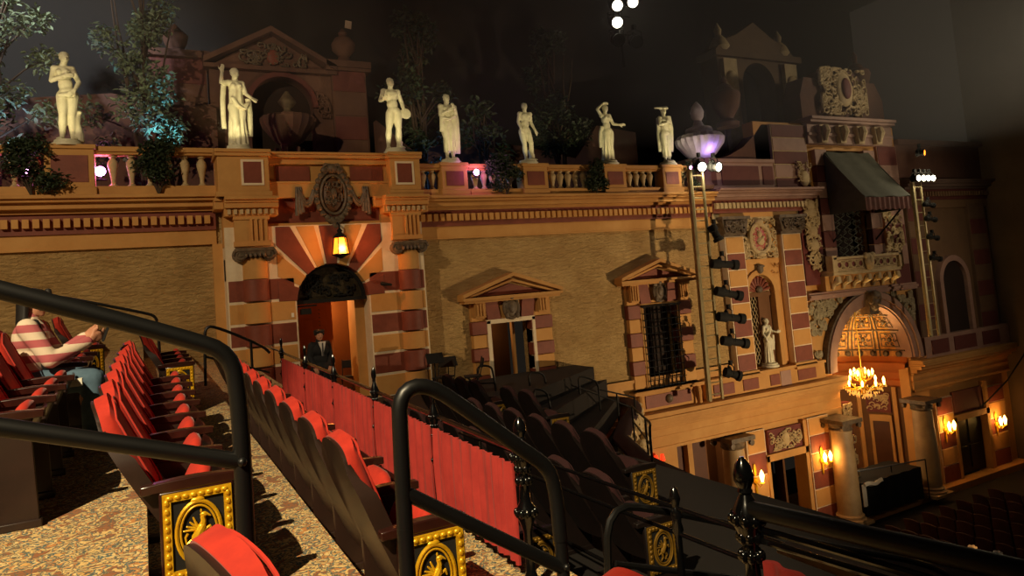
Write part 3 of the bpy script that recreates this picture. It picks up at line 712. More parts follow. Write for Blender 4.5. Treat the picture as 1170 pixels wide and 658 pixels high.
for a,b_ in ((27.7,28.8),(29.2,30.7),(31.2,32.4)): trim(M().box(a,b_,17.66,17.75,-4.1,-3.55),DARKRED)
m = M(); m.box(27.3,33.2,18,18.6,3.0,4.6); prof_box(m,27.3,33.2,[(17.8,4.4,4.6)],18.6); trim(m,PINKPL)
# ---- terrace pavilion with pediment, arch and checkered pier
m = M(); PYb = 21.0
m.poly([(1.9,2.5),(1.9,6.75),(5.3,6.75),(5.3,2.5),(4.75,2.5),(4.75,5.7)]+arcpts(3.85,5.7,.9,0,math.pi,14)+[(2.95,5.7),(2.95,2.5)],PYb,PYb+.5)
trim(m,PINKPL)
m = M(); prof_box(m,1.75,5.45,[(PYb-.2,6.7,6.82)],PYb+.5)
for s_ in (-1,1):
    e = 3.6+s_*1.85
    m.poly([(e,6.82),(3.6,7.85),(3.6,8.02),(e,6.98)],PYb-.25,PYb+.4)
m.poly([(1.9,6.8),(5.3,6.8),(3.6,7.85)],PYb+.02,PYb+.4); trim(m,PINKPL)
m = M(); scrolls(m,2.7,4.6,6.9,7.3,PYb-.02,24,.15,55,.06); scrolls(m,3.2,4.0,7.3,7.55,PYb-.02,6,.12,56,.06); trim(m,BRONZE)
trim(M().ell((3.65,PYb-.02,7.15),(.18,.08,.24),12,8),REDST)
m = M(); m.ring(arcpts(3.85,5.7,1.02,0,math.pi,18),arcpts(3.85,5.7,.88,0,math.pi,18),PYb-.08,PYb+.1); trim(m,DARKRED)
m = M(); scrolls(m,4.85,5.2,5.4,6.4,PYb-.05,10,.15,57,.08); trim(m,PINKPL)
struct(M().box(2.4,5.3,21.6,21.8,2.5,6.8),'wall_pavilion',DARKIN)
checker(5.3,6.35,2.5,6.95,6,PYb-.12,PYb+.7,(DARKRED,),PINKPL,0,PINKPL)
m = M(); prof_box(m,5.15,6.5,[(PYb-.25,6.95,7.15),(PYb-.2,6.85,6.95)],PYb+.8); trim(m,PINKPL)
checker(.4,1.85,2.5,7.0,6,PYb+.1,PYb+.7,(DARKRED,),PINKPL,0,PINKPL)
m = M(); prof_box(m,.25,1.95,[(PYb,7.0,7.2)],PYb+.8); trim(m,PINKPL)
# ================================================================== FIGURES
def hand(m, w, d, s, up=Vector((0,0,1)), curl=.25):
    """palm, four unequal bent fingers and a thumb; w wrist, d direction, s hand length"""
    d = Vector(d).normalized(); side = d.cross(up)
    side = side.normalized() if side.length > .05 else Vector((1,0,0)); nrm = side.cross(d)
    m.boxr(w+d*s*.26,(s*.42,s*.52,s*.17),Matrix((side,d,nrm)).transposed())
    for k,(o,l) in enumerate(((-.17,.42),(-.06,.48),(.06,.45),(.17,.35))):
        a = w+d*s*.5+side*s*o; b = a+(d*(1-curl*.3)-nrm*curl*.5)*s*l*.5; c = b+(d*(1-curl)-nrm*curl*1.3)*s*l*.5
        m.cap(a,s*.065,b,s*.058,6); m.cap(b,s*.058,c,s*.048,6)
    a = w+d*s*.15-side*s*.2; b = a+(d*.6-side*.7-nrm*.2)*s*.28; c = b+(d*.9-side*.2-nrm*.2)*s*.24
    m.cap(a,s*.08,b,s*.065,6); m.cap(b,s*.065,c,s*.05,6)
def head(m, c, H, look=(0,-1,0), hair=None, female=False, beard=False, hairstyle='short', tilt=0):
    f = Vector(look).normalized(); x = f.cross(Vector((0,0,1))).normalized(); u = x.cross(f)
    B = Matrix((-x,-f,u)).transposed()      # local x right of viewer when facing, -y towards look
    g = lambda a,b,d: Vector(c)+B@Vector((a*H,b*H,d*H))
    m.ell(g(0,.004,.008),(.046*H,.057*H,.058*H),16,12,B); m.ell(g(0,-.012,-.022),(.037*H,.042*H,.045*H),14,10,B)
    m.ell(g(0,-.036,-.054),(.018*H,.014*H,.013*H),10,8,B)
    m.cap(g(0,-.053,.006),.006*H,g(0,-.064,-.018),.010*H,8)                    # nose
    for s in (-1,1):
        m.ell(g(s*.019,-.049,.012),(.014*H,.008*H,.005*H),8,6,B)                # brow
        m.ell(g(s*.019,-.047,.0),(.008*H,.006*H,.005*H),8,6,B)                  # eye
        m.ell(g(s*.024,-.036,-.02),(.014*H,.014*H,.014*H),8,6,B)                # cheek
        m.ell(g(s*.047,.004,-.004),(.006*H,.012*H,.017*H),8,6,B)                # ear
    m.ell(g(0,-.05,-.031),(.014*H,.007*H,.004*H),8,6,B); m.ell(g(0,-.048,-.039),(.012*H,.007*H,.004*H),8,6,B)
    hm = hair if hair is not None else m
    if hairstyle == 'bun':
        for i in range(14):
            a = i*.45; hm.ell(g(.042*math.cos(a),.014+.044*math.sin(a),.03),(.015*H,)*3,8,6)
        hm.ell(g(0,.012,.045),(.044*H,.05*H,.028*H),12,8,B); hm.ell(g(0,.062,.014),(.026*H,)*3,10,8)
    else:
        hm.ell(g(0,.012,.03),(.049*H,.055*H,.042*H),14,10,B)
        for i in range(22):
            a = i*2.4; z = .02+.05*((i*37) % 10)/10
            q = math.sqrt(max(0,1-((z-.02)/.056)**2)); hm.ell(g(.045*q*math.cos(a),.014+.05*q*math.sin(a),z),(.012*H,)*3,6,5)
    if beard:
        for i in range(8): m.ell(g(-.024+.007*i,-.034,-.058-.006*math.sin(i)),(.011*H,.012*H,.02*H),6,5)
def figure(o, H, pose, rot=0, m=None):
    m = m or M(); Z = Matrix.Rotation(rot,3,'Z')
    P = lambda p: Vector(o)+Z@Vector((p[0]*H,p[1]*H,p[2]*H))
    r = lambda a: a*H*1.13
    fem = pose.get('fem',False)
    hx = pose.get('hip',0); sx = pose.get('sh',0)
    pel = (hx,0,.53); wst = (hx*.4+sx*.4,0,.63); chs = (sx,.0,.745); nk = (sx*.9,.0,.845)
    hd = pose.get('head',(sx*.8,-.012,.925))
    W = .086 if not fem else .082
    m.ell(P(pel),(r(W),r(.064),r(.07)),14,10,Z); m.ell(P(wst),(r(.07 if not fem else .064),r(.052),r(.078)),14,10,Z)
    m.ell(P(chs),(r(.088 if not fem else .074),r(.06),r(.085)),14,10,Z)
    m.cap(P((sx-.088 if not fem else sx-.074,0,.8)),r(.036),P((sx+.088 if not fem else sx+.074,0,.8)),r(.036),10)
    m.cap(P(nk),r(.033),P((hd[0],hd[1]+.015,hd[2]-.03)),r(.029),10)
    for s in (-1,1):
        if fem: m.ell(P((sx+s*.036,-.05,.755)),(r(.03),r(.028),r(.03)),10,8)
        else: m.ell(P((sx+s*.04,-.045,.765)),(r(.042),r(.022),r(.034)),10,8)
        m.ell(P((hx+s*.04,.045,.51)),(r(.045),r(.04),r(.05)),10,8)
    if not fem:
        for k in range(3):
            for s in (-1,1): m.ell(P((hx*.5+sx*.5+s*.02,-.047,.6+k*.033)),(r(.019),r(.009),r(.015)),8,6)
    head(m,P(hd),H,Z@Vector(pose.get('look',(0,-1,0))),hairstyle=pose.get('hair','short'),beard=pose.get('beard',False))
    for side,key in ((-1,'la'),(1,'ra')):
        el, hn = pose[key]; sh = (sx+side*(.098 if not fem else .084),0,.805)
        m.ell(P(sh),r(.04 if not fem else .033),10,8)
        m.cap(P(sh),r(.034 if not fem else .029),P(el),r(.026 if not fem else .023),10)
        mid = [(el[i]*.65+hn[i]*.35) for i in range(3)]
        m.cap(P(el),r(.026 if not fem else .023),P(mid),r(.026 if not fem else .022),10); m.cap(P(mid),r(.026 if not fem else .022),P(hn),r(.016),10)
        d = pose.get(key+'d') or [hn[i]-el[i] for i in range(3)]
        hand(m,P(hn),Z@Vector(d),r(.1),Z@Vector((0,.6,.8)) if abs(d[2]) < .07 else Z@Vector((side*.2,-1,.1)),.4)
    for side,key in ((-1,'ll'),(1,'rl')):
        if key not in pose: continue
        kn, an = pose[key]; hp = (hx+side*.046,0,.5)
        q = [hp[i]*.5+kn[i]*.5 for i in range(3)]
        m.cap(P(hp),r(.06),P(q),r(.052),12); m.cap(P(q),r(.052),P(kn),r(.035),12)
        q = [kn[i]*.65+an[i]*.35 for i in range(3)]; q[1] += .012
        m.cap(P(kn),r(.035),P(q),r(.038),12); m.cap(P(q),r(.038),P(an),r(.021),12)
        ft = pose.get(key+'f',(side*.25,-1,0)); fv = Vector(ft).normalized()
        a = Vector(an)+Vector((0,.02,-.02)); b = Vector(an)+fv*.075+Vector((0,0,-.028))
        m.cap(P(a),r(.024),P(b),r(.017),10)
        for k in range(4): m.cap(P(b+Vector((fv.y*-.014*(k-1.5),fv.x*.014*(k-1.5),0))),r(.011),P(b+fv*(.028-.004*abs(k-1))+Vector((fv.y*-.015*(k-1.5),fv.x*.015*(k-1.5),-.006))),r(.008),6)
    return m, P, r, Z
def skirt(m, P, zt, zb, rt, rb, cx0=0, cx1=0, ph=0, nf=9, amp=.016, n=48, dy=.0):
    rings = []
    for i in range(13):
        t = i/12; z = zt+(zb-zt)*t; q = rt+(rb-rt)*(t**.8); a_ = amp*min(1,t*2.2)
        cx = cx0+(cx1-cx0)*t
        rings.append([P((cx+(q+a_*math.sin(nf*2*math.pi*j/n+ph+1.5*t))*math.cos(2*math.pi*j/n), dy+(q*.72+a_*math.sin(nf*2*math.pi*j/n+ph+1.5*t))*math.sin(2*math.pi*j/n), z)) for j in range(n)])
    m.loft(rings)
def drape(m, P, pts, r0=.02, folds=3, sp=.014):
    for k in range(folds):
        o = (k-(folds-1)/2)*sp
        m.tube([P((p[0]+o,p[1]+abs(o)*.4,p[2])) for p in pts],[abs((P((r0,0,0))-P((0,0,0))).length)*(1-.25*i/len(pts)) for i in range(len(pts))],8)
def statue(base, H, pose, label, extra=None, rot=0, group='stone statues along the roofline', vox=.016, plinth=True):
    m, P, r, Z = figure((base[0],base[1],base[2]+(.12 if plinth else .02)),H,pose,rot)
    if extra: extra(m,P,r)
    t = thing('statue',base,label,'statue',group)
    fused(m,vox*H/1.9,'figure',STATUE,t,smooth_it=1)
    if plinth: part(M().lathe([(.3,0),(.3,.06),(.26,.08),(.25,.13)],base,18),'plinth',STATUE,t)
    return t
def stump(m,P,x,y,z1,r0=.05):
    m.tube([P((x,y,.0)),P((x+.01,y,.1)),P((x-.012,y,.2)),P((x,y,z1))],[(P((r0,0,0))-P((0,0,0))).length*k for k in (1.3,1,.9,.85)],9)
    for k in range(5): m.ell(P((x+.03*math.sin(k*2),y-.03,.04+.07*k)),(P((.022,0,0))-P((0,0,0))).length,8,6)

SY = 17.72
# 1 Venus-like nude by the far left shrub
def e1(m,P,r): stump(m,P,.1,.03,.33); m.cap(P((.05,-.07,.5)),r(.03),P((-.05,-.07,.49)),r(.02))
statue((-1.3,SY,3.72),1.98,dict(fem=True,hip=.02,sh=-.015,hair='bun',la=((-.125,-.03,.66),(-.0,-.1,.7)),lad=(1,-.1,.15),ra=((.13,.0,.66),(.09,-.085,.545)),rad=(-.6,-.3,-.6),ll=((-.03,-.05,.28),(-.045,.0,.045)),rl=((.05,-.01,.28),(.055,.0,.045)),look=(.35,-1,-.1),head=(-.0,-.012,.925)),
  'white nude female statue, hand to her breast, at the far left of the roofline',e1)
# 2 draped woman with raised arm
def e2(m,P,r):
    skirt(m,P,.62,.0,.065,.12,0,.01,0,11,.012); skirt(m,P,.8,.55,.07,.085,0,0,1,7,.008,dy=-.008)
    drape(m,P,[(-.13,.02,.8),(-.15,.02,.6),(-.155,.02,.4),(-.15,.02,.22)],.02,3); drape(m,P,[(.15,.0,.62),(.17,.02,.45),(.165,.02,.3),(.16,.02,.14)],.024,3)
    drape(m,P,[(-.06,-.075,.6),(0,-.085,.5),(.08,-.08,.46),(.13,-.05,.55)],.016,3)
statue((2.14,17.5,3.62),1.9,dict(fem=True,hip=.01,sh=0,hair='bun',la=((-.17,-.02,.79),(-.165,-.06,.92)),lad=(.15,-.1,1),ra=((.12,-.02,.67),(.16,-.11,.6)),look=(.3,-1,0),ll=((-.03,-.06,.28),(-.05,0,.045)),rl=((.05,-.02,.28),(.05,0,.045))),
  'white draped female statue with one hand raised, on the pedestal left of the arched doorway',e2,rot=.15)
# 3 athlete with disc
def e3(m,P,r):
    m.lathe([(r(.02),-r(.012)),(r(.068),-r(.012)),(r(.07),0),(r(.068),r(.012)),(r(.02),r(.012))],P((.175,-.03,.5)),20,Matrix.Rotation(R(80),3,'X')); stump(m,P,.085,.07,.3,.04)
statue((5.98,17.5,3.62),1.9,dict(hip=.015,sh=-.01,la=((-.16,.01,.68),(-.15,-.11,.66)),lad=(.1,-.6,.35),ra=((.15,.02,.66),(.155,-.03,.535)),rad=(.1,-.1,-1),ll=((-.075,-.02,.28),(-.085,.02,.045)),rl=((.06,-.03,.28),(.075,.0,.045)),look=(.25,-1,-.05)),
  'white nude male statue holding a round disc, on the pedestal right of the arched doorway',e3)
# 4 robed figure
def e4(m,P,r):
    skirt(m,P,.6,.12,.075,.09,0,.01,.6,9,.012)
    drape(m,P,[(.09,-.03,.82),(.11,-.05,.6),(.12,-.03,.35),(.12,0,.1)],.03,4,.02); drape(m,P,[(-.09,-.03,.82),(-.1,-.05,.62),(-.105,-.03,.42)],.025,3,.02)
    drape(m,P,[(-.08,-.07,.62),(.0,-.085,.6),(.09,-.07,.66)],.018,3)
statue((7.62,17.74,3.4),1.85,dict(hip=-.01,sh=0,beard=True,la=((-.12,-.03,.67),(-.02,-.1,.72)),lad=(.8,-.3,.4),ra=((.13,-.03,.68),(.09,-.1,.76)),rad=(-.5,-.3,.6),ll=((-.04,-.02,.28),(-.045,.0,.045)),rl=((.045,-.02,.28),(.05,.0,.045)),look=(-.1,-1,0)),
  'white robed statue with arms folded to the chest, standing beside the blue-lit leaves',e4)
# 5 slim youth
def e5(m,P,r): stump(m,P,.1,.05,.2,.05)
statue((10.05,17.74,3.4),1.72,dict(hip=-.018,sh=.01,la=((-.125,.0,.67),(-.115,-.05,.55)),lad=(.1,-.3,-1),ra=((.13,.02,.66),(.16,-.05,.52)),rad=(.1,-.3,-.8),ll=((-.045,-.01,.28),(-.03,.0,.045)),rl=((.06,-.05,.29),(.1,.01,.045)),look=(-.35,-1,0)),
  'white slender nude youth statue with lowered arms, just right of the dark rounded shrub',e5)
# 6 dancer with bowl
def e6(m,P,r):
    skirt(m,P,.62,.02,.066,.115,0,-.015,.4,10,.014); drape(m,P,[(-.07,0,.62),(-.1,.02,.52),(-.115,.03,.4),(-.12,.02,.25)],.03,3)
    m.lathe([(r(.012),0),(r(.04),r(.012)),(r(.05),r(.022)),(r(.04),r(.016)),(r(.01),r(.01))],P((.26,-.1,.63)),14)
statue((12.92,17.74,3.4),1.8,dict(fem=True,hip=.02,sh=0,hair='bun',la=((-.15,0,.92),(-.03,-.02,1.02)),lad=(1,0,0),ra=((.14,-.02,.66),(.235,-.09,.63)),rad=(1,-.2,.05),head=(.005,-.012,.92),look=(-.2,-1,-.1),ll=((-.03,-.03,.28),(-.05,.0,.045)),rl=((.05,-.03,.28),(.05,.0,.045))),
  'white statue of a woman, one arm curved over her head, holding out a dish',e6)
# 7 cloaked figure
def e7(m,P,r):
    skirt(m,P,.62,.1,.07,.085,0,0,.3,8,.012); drape(m,P,[(.085,-.04,.84),(.11,-.05,.62),(.115,-.02,.38),(.11,0,.2)],.03,4,.02); drape(m,P,[(-.08,.03,.82),(-.09,.05,.5),(-.09,.05,.2)],.03,3,.02)
    m.cap(P((-.2,-.02,.985)),r(.01),P((.07,-.02,1.0)),r(.028)); m.ell(P((.03,-.0,.985)),(r(.085),r(.07),r(.014)),14,8)
statue((15.22,17.74,3.4),1.8,dict(hip=0,sh=.01,la=((-.12,-.03,.68),(-.02,-.1,.7)),lad=(1,-.2,.2),ra=((.12,-.03,.68),(.06,-.1,.72)),rad=(-.8,-.2,.3),ll=((-.04,-.02,.28),(-.045,.0,.045)),rl=((.045,-.02,.28),(.05,.0,.045)),look=(-.3,-1,.05)),
  'white cloaked statue in a flat broad hat, nearest the lit ladder tower',e7)
# niche statue
def e8(m,P,r):
    skirt(m,P,.62,.0,.068,.115,0,0,0,10,.013); drape(m,P,[(.07,-.05,.8),(0,-.085,.66),(-.08,-.07,.58)],.02,3); drape(m,P,[(.14,-.04,.62),(.15,-.03,.45),(.14,-.02,.28)],.024,2)
statue((19.02,17.92,-3.52),1.55,dict(fem=True,hip=.01,sh=0,hair='bun',la=((-.12,0,.66),(-.1,-.07,.55)),lad=(.2,-.3,-1),ra=((.13,-.02,.7),(.2,-.11,.67)),rad=(1,-.4,.2),ll=((-.03,-.03,.28),(-.05,.0,.045)),rl=((.05,-.03,.28),(.05,.0,.045)),look=(.2,-1,0)),
  'grey stone statue of a draped woman standing in the latticed niche',e8,group=None)

# ================================================================== ROOFLINE
def balustrade(x0,x1,zb,zt,posts,label,y=17.75,flip=1):
    t = thing('balustrade',((x0+x1)/2,y,zb),label,'balustrade','stone balustrade sections on the roofline')
    h = zt-zb
    part(M().box(x0,x1,y-.16,y+.16,zb,zb+.2),'plinth',OCHRE2,t,bevel=.01)
    mm = M(); mm.box(x0,x1,y-.17,y+.17,zt-.12,zt); mm.box(x0,x1,y-.13,y+.13,zt-.18,zt-.12); part(mm,'top_rail',OCHRE2,t,bevel=.015)
    for a,b_ in posts:
        mm = M(); mm.box(a,b_,y-.22,y+.22,zb,zt-.06); mm.box(a-.04,b_+.04,y-.26,y+.26,zt-.08,zt+.02); mm.box(a-.03,b_+.03,y-.24,y+.24,zb,zb+.18); part(mm,'post',OCHRE2,t,bevel=.012)
        if b_-a > .4: part(M().box(a+.12,b_-.12,y-.235,y-.2,zb+.28,zt-.22),'post_panel',REDST,t)
    hb = h-.38
    prof = [(.06,0),(.09,.02),(.09,.05),(.05,.09),(.055,.14),(.105,.30+hb*.12),(.115,hb*.62),(.09,hb*.74),(.05,hb*.86),(.075,hb*.92),(.085,hb)]
    prof = [(.08,0),(.09,.03),(.05,.07),(.045,hb*.2),(.075,hb*.45),(.11,hb*.68),(.1,hb*.8),(.05,hb*.9),(.085,hb*.95),(.085,hb)]
    x = x0+.22; k = 0
    while x < x1-.1:
        if not any(a-.14 < x < b_+.14 for a,b_ in posts):
            part(M().lathe(prof,(x,y,zb+.2),12),'baluster',CREAM,t); k += 1
        x += .36 if x0 < 2 else .27
    return t
balustrade(-5.0,1.62,2.64,3.72,[(-1.72,-.8)],'balustrade left of the doorway pedestal with two shrubs spilling over it')
balustrade(6.55,8.1,2.5,3.4,[(7.25,8.0)],'short balustrade section directly right of the doorway pedestal, under the robed statue')
balustrade(8.1,10.6,2.5,3.4,[(9.75,10.55)],'balustrade section behind the pink flood lamp and dark shrub')
balustrade(10.6,13.4,2.5,3.4,[(12.55,13.35)],'balustrade section of slim balusters left of the dish-bearing statue')
balustrade(13.4,16.2,2.5,3.4,[(14.8,15.55)],'balustrade section just left of the lit ladder tower')

def leaves(m, blobs, n, s, seed, flat=.3):
    q = random.Random(seed)
    tot = sum(b[3]**2 for b in blobs)
    for (x,y,z,r,sz) in blobs:
        for k in range(max(6,int(n*r*r/tot))):
            d = Vector((q.gauss(0,1),q.gauss(0,1),q.gauss(0,1))).normalized(); p = Vector((x,y,z))+Vector((d.x*r,d.y*r*.8,d.z*sz))*(q.uniform(.35,1.08))
            a = Euler((q.uniform(-.9,.9),q.uniform(-.9,.9),q.uniform(0,6.28))).to_matrix(); l = s*q.uniform(.7,1.4)
            pts = [(0,0,0),(l*.3,l*.24,l*.06),(l*.7,l*.2,l*.03),(l,0,-l*.12),(l*.7,-l*.2,l*.03),(l*.3,-l*.24,l*.06)]
            m.add([p+a@Vector(v) for v in pts],[(0,1,2,3),(0,3,4,5)])
def shrub(x,y,z,w,h,label,seed,n=700):
    t = thing('shrub',(x,y,z),label,'shrub','shrubs spilling over the roofline balustrade')
    q = random.Random(seed)
    mm = M()
    bl = []
    for k in range(9):
        a = q.uniform(-1,1); b_ = q.uniform(0,1)
        bl.append((x+a*w*.36*(1.1-b_*.6),y+q.uniform(-.12,.12),z+h*(.18+.68*b_),w*.24,h*.18))
    leaves(mm,bl,n,.09,seed+1); part(mm,'foliage',LEAF,t,smooth=0)
    mm = M()
    for k in range(5): mm.tube([(x,y,z),(x+q.uniform(-.2,.2)*w,y,z+h*.4),(x+q.uniform(-.4,.4)*w,y-.05,z+h*.8)],[.025,.018,.008],5)
    part(mm,'stems',BARK,t)
shrub(-1.95,17.5,2.64,1.25,1.3,'dense dark shrub over the balustrade beside the far left statue',1,2000)
shrub(.42,17.5,2.64,1.0,1.3,'dense dark shrub over the balustrade left of the doorway pedestal',2,1800)
shrub(9.15,17.5,2.52,1.35,1.15,'dark rounded shrub on the balustrade right of the pink flood lamp',3,2000)
shrub(12.2,17.5,2.52,.85,1.15,'tall dark shrub on the balustrade beside the dish-bearing statue',4,1500)
shrub(15.95,17.5,2.52,.7,1.05,'small dark shrub with a pink glint at the foot of the fluted urn',5,400)
def tree(x,y,z,h,w,label,mt,seed,n=900,ls=.2):
    t = thing('terrace_tree',(x,y,z),label,'tree','trees on the terrace behind the statues')
    q = random.Random(seed); mm = M(); bl = []
    for k in range(4):
        px = x+q.uniform(-.3,.3)*w; top = z+h*q.uniform(.75,1)
        pts = [(x+q.uniform(-.08,.08),y,z)]
        for i in range(1,7): f = i/6; pts.append((x+(px-x)*f+q.uniform(-.06,.06),y+q.uniform(-.1,.1)*f,z+(top-z)*f))
        mm.tube(pts,[.06*(1-.12*i) for i in range(7)],6)
    for k in range(26):
        f = q.uniform(.18,1) if k > 6 else q.uniform(.5,1); a = q.uniform(0,6.28); rr = w*.5*math.sin(math.pi*min(1,f*.85+.1))**.6*q.uniform(.2,1)
        c = (x+rr*math.cos(a),y+rr*math.sin(a)*.6,z+h*f); bl.append((c[0],c[1],c[2],w*.15,w*.15))
        mm.tube([(x,y,z+h*f*.75),(x+(c[0]-x)*.6,y+(c[1]-y)*.6,z+h*f*.92),c],[.03,.02,.008],5)
    part(mm,'trunk',BARK,t); mm = M(); leaves(mm,bl,n,ls,seed+2); part(mm,'foliage',mt,t,smooth=0)
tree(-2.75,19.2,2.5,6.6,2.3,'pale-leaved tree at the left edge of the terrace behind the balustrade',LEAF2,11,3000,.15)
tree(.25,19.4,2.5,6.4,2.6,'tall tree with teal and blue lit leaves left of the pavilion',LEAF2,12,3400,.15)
tree(7.35,19.0,2.5,5.6,2.2,'dim leafy tree right of the pavilion, behind the robed statue',LEAF,13,2400,.15)
tree(12.2,19.4,2.5,5.6,2.6,'dim tall tree behind the slender youth and the dish-bearing statue',LEAF,14,2800,.15)
tree(9.6,19.6,2.5,3.2,1.6,'low faint tree in the gap between the robed statue and the slender youth',LEAF,15,600)
# fountain in the pavilion arch
t = thing('stone_fountain',(3.75,19.8,2.5),'large fluted stone fountain bowl standing under the dark pavilion arch','fountain')
part(M().lathe([(.18,1.75),(.4,1.92),(.7,2.3),(.76,2.5),(.72,2.56),(.66,2.5),(.4,2.3),(.1,2.25)],(3.75,19.8,2.5),40,flute=.06),'bowl',PINKPL,t)
mm = M(); mm.lathe([(.55,0),(.6,.15),(.35,.3),(.22,.8),(.32,1.2),(.2,1.6),(.25,1.8)],(3.75,19.8,2.5),18)
for k in range(6):
    a = k*1.047; mm.tube([(3.75+.45*math.cos(a),19.8+.45*math.sin(a),2.9),(3.75+.25*math.cos(a),19.8+.25*math.sin(a),3.5),(3.75+.35*math.cos(a),19.8+.35*math.sin(a),4.2)],[.1,.12,.06],7)
part(mm,'stem',PINKPL,t)
mm = M(); mm.lathe([(.12,2.3),(.2,2.5),(.1,2.8),(.25,3.0),(.05,3.3)],(3.75,19.8,2.5),14); part(mm,'spout',BRONZE,t)
# finials and urns
tag_ = ('pavilion','urn')
single(M().lathe([(.3,7.15),(.22,7.25),(.16,7.4),(.34,7.6),(.36,7.8),(.25,7.98),(.1,8.05),(.14,8.15),(.02,8.3)],(5.8,21.2,0),18),'stone_finial',PINKPL,'round stone finial on top of the checkered pavilion pier','finial')
single(M().lathe([(.3,7.2),(.2,7.3),(.3,7.5),(.34,7.7),(.1,7.95),(.02,8.05)],(1.1,21.4,0),18),'stone_finial',PINKPL,'stone finial on the pier at the left side of the pavilion','finial')
single(M().boxr((6.0,21.2,8.45),(.2,.03,.24),Matrix.Rotation(R(8),3,'Y')),'wall_card',FLAG,'small pale square card high beside the pavilion pier','card')
t = thing('fluted_urn',(16.55,17.6,2.6),'wide fluted urn lit lilac, above the left ladder tower lamps','urn')
part(M().lathe([(.3,0),(.34,.1),(.26,.2),(.24,.9),(.34,1.0)],(16.55,17.6,2.6),20),'stand',PINKPL,t)
part(M().lathe([(.25,1.0),(.5,1.15),(.78,1.5),(.82,1.68),(.7,1.82),(.3,1.88)],(16.55,17.6,2.6),44,flute=.07),'bowl',URNM,t)
part(M().lathe([(.3,1.86),(.46,1.95),(.42,2.05),(.2,2.12),(.12,2.3),(.2,2.42),(.23,2.6),(.16,2.78),(.03,2.95)],(16.55,17.6,2.6),18),'lid',URNM,t)
for (x,z,h,l) in ((18.9,5.0,1.7,'dim tall urn on the stepped wall left of the dark tower'),(26.3,6.3,1.9,'dim carved urn at the right corner above the awning')):
    t = thing('stone_urn',(x,18.6,z),l,'urn','dim urns on the upper walls')
    part(M().lathe([(.4,0),(.42,.15),(.2,.3),(.45,.7),(.55,1.1),(.5,1.25),(.3,1.35)],(x,18.6,z),20),'body',PINKPL,t)
    part(M().lathe([(.32,1.34),(.25,1.5),(.1,1.6),(.12,h),(.02,h+.2)],(x,18.6,z),16),'lid',PINKPL,t)
# crest and lantern over the arch
t = thing('carved_crest',(4.25,17.5,1.75),'large oval carved crest with swags above the arched doorway','crest')
cz, cy, cx = 2.56, 17.42, 4.27
mm = M()
mm.tube([(cx+.4*math.cos(a),cy,cz+.6*math.sin(a)) for a in [k*.131 for k in range(48)]],.06,8,True)
mm.tube([(cx+.3*math.cos(a),cy-.05,cz+.48*math.sin(a)) for a in [k*.131 for k in range(48)]],.035,8,True)
for k in range(22):
    a = k*.2856; mm.ell((cx+.42*math.cos(a),cy-.04,cz+.62*math.sin(a)),(.075,.06,.075),8,6)
part(mm,'frame',BRONZE,t)
mm = M(); mm.ell((cx,cy+.02,cz),(.27,.1,.44),18,12); part(mm,'oval',mat('crest_oval',(120,74,40),(84,52,32),5,.5,bump=.3),t)
mm = M(); scrolls(mm,cx-.2,cx+.2,cz-.3,cz+.3,cy-.06,14,.09,3,.06); mm.ell((cx,cy-.1,cz+.02),(.08,.06,.14),8,6); part(mm,'relief',BRONZE,t)
mm = M(); mm.ell((cx,cy-.06,cz+.64),(.14,.1,.12),12,8)
for s_ in (-1,1): mm.ell((cx+s_*.17,cy-.04,cz+.6),(.12,.07,.08),10,6); mm.tube([(cx+s_*.02,cy-.04,cz+.72),(cx+s_*.15,cy-.04,cz+.74),(cx+s_*.24,cy-.02,cz+.64)],[.05,.05,.03],7)
part(mm,'mask',BRONZE,t); mm = M(); mm.tube([(cx-.2,cy,cz-.6),(cx,cy-.06,cz-.7),(cx+.2,cy,cz-.6)],[.05,.09,.05],8); mm.ell((cx,cy-.05,cz-.74),(.09,.07,.12),10,8); part(mm,'scroll',BRONZE,t)
for s_ in (-1,1):
    mm = M(); x0, x1 = cx+s_*.46, cx+s_*.82
    for r0 in (.0,.08): mm.tube([(x0+(x1-x0)*f,cy-.02,cz+.12-r0-(.3)*math.sin(math.pi*f)) for f in [k/10 for k in range(11)]],.05,7)
    for k in range(3): mm.tube([(x1+s_*.05*(k-1),cy,cz+.2),(x1+s_*.06*(k-1),cy-.02,cz-.1),(x1+s_*.07*(k-1),cy,cz-.42-.04*k)],[.03,.04,.055],7)
    part(mm,'swag',BRONZE,t)
t = thing('hanging_lantern',(4.31,17.15,1.0),'amber glowing lantern hanging over the arched doorway','lantern')
lx, ly = 4.31, 17.15
mm = M(); mm.tube([(lx,17.4,1.78),(lx,17.3,1.84),(lx,ly,1.78),(lx,ly,1.6)],.022,6); mm.lathe([(.02,1.7),(.07,1.64),(.05,1.6),(.16,1.5),(.17,1.46)],(lx,ly,0),8); part(mm,'bracket',BLACK,t)
mm = M()
for k in range(6):
    a = k*1.047; mm.tube([(lx+.15*math.cos(a),ly+.15*math.sin(a),1.48),(lx+.21*math.cos(a),ly+.21*math.sin(a),1.06)],.014,5)
mm.tube([(lx+.21*math.cos(k*1.047),ly+.21*math.sin(k*1.047),1.06) for k in range(6)],.016,5,True); mm.tube([(lx+.15*math.cos(k*1.047),ly+.15*math.sin(k*1.047),1.48) for k in range(6)],.016,5,True); mm.lathe([(.2,1.05),(.1,1.0),(.03,.96)],(lx,ly,0),6); part(mm,'cage',BLACK,t)
part(M().lathe([(.19,1.07),(.135,1.47)],(lx,ly,0),6),'glass',GLOWY,t,smooth=0)
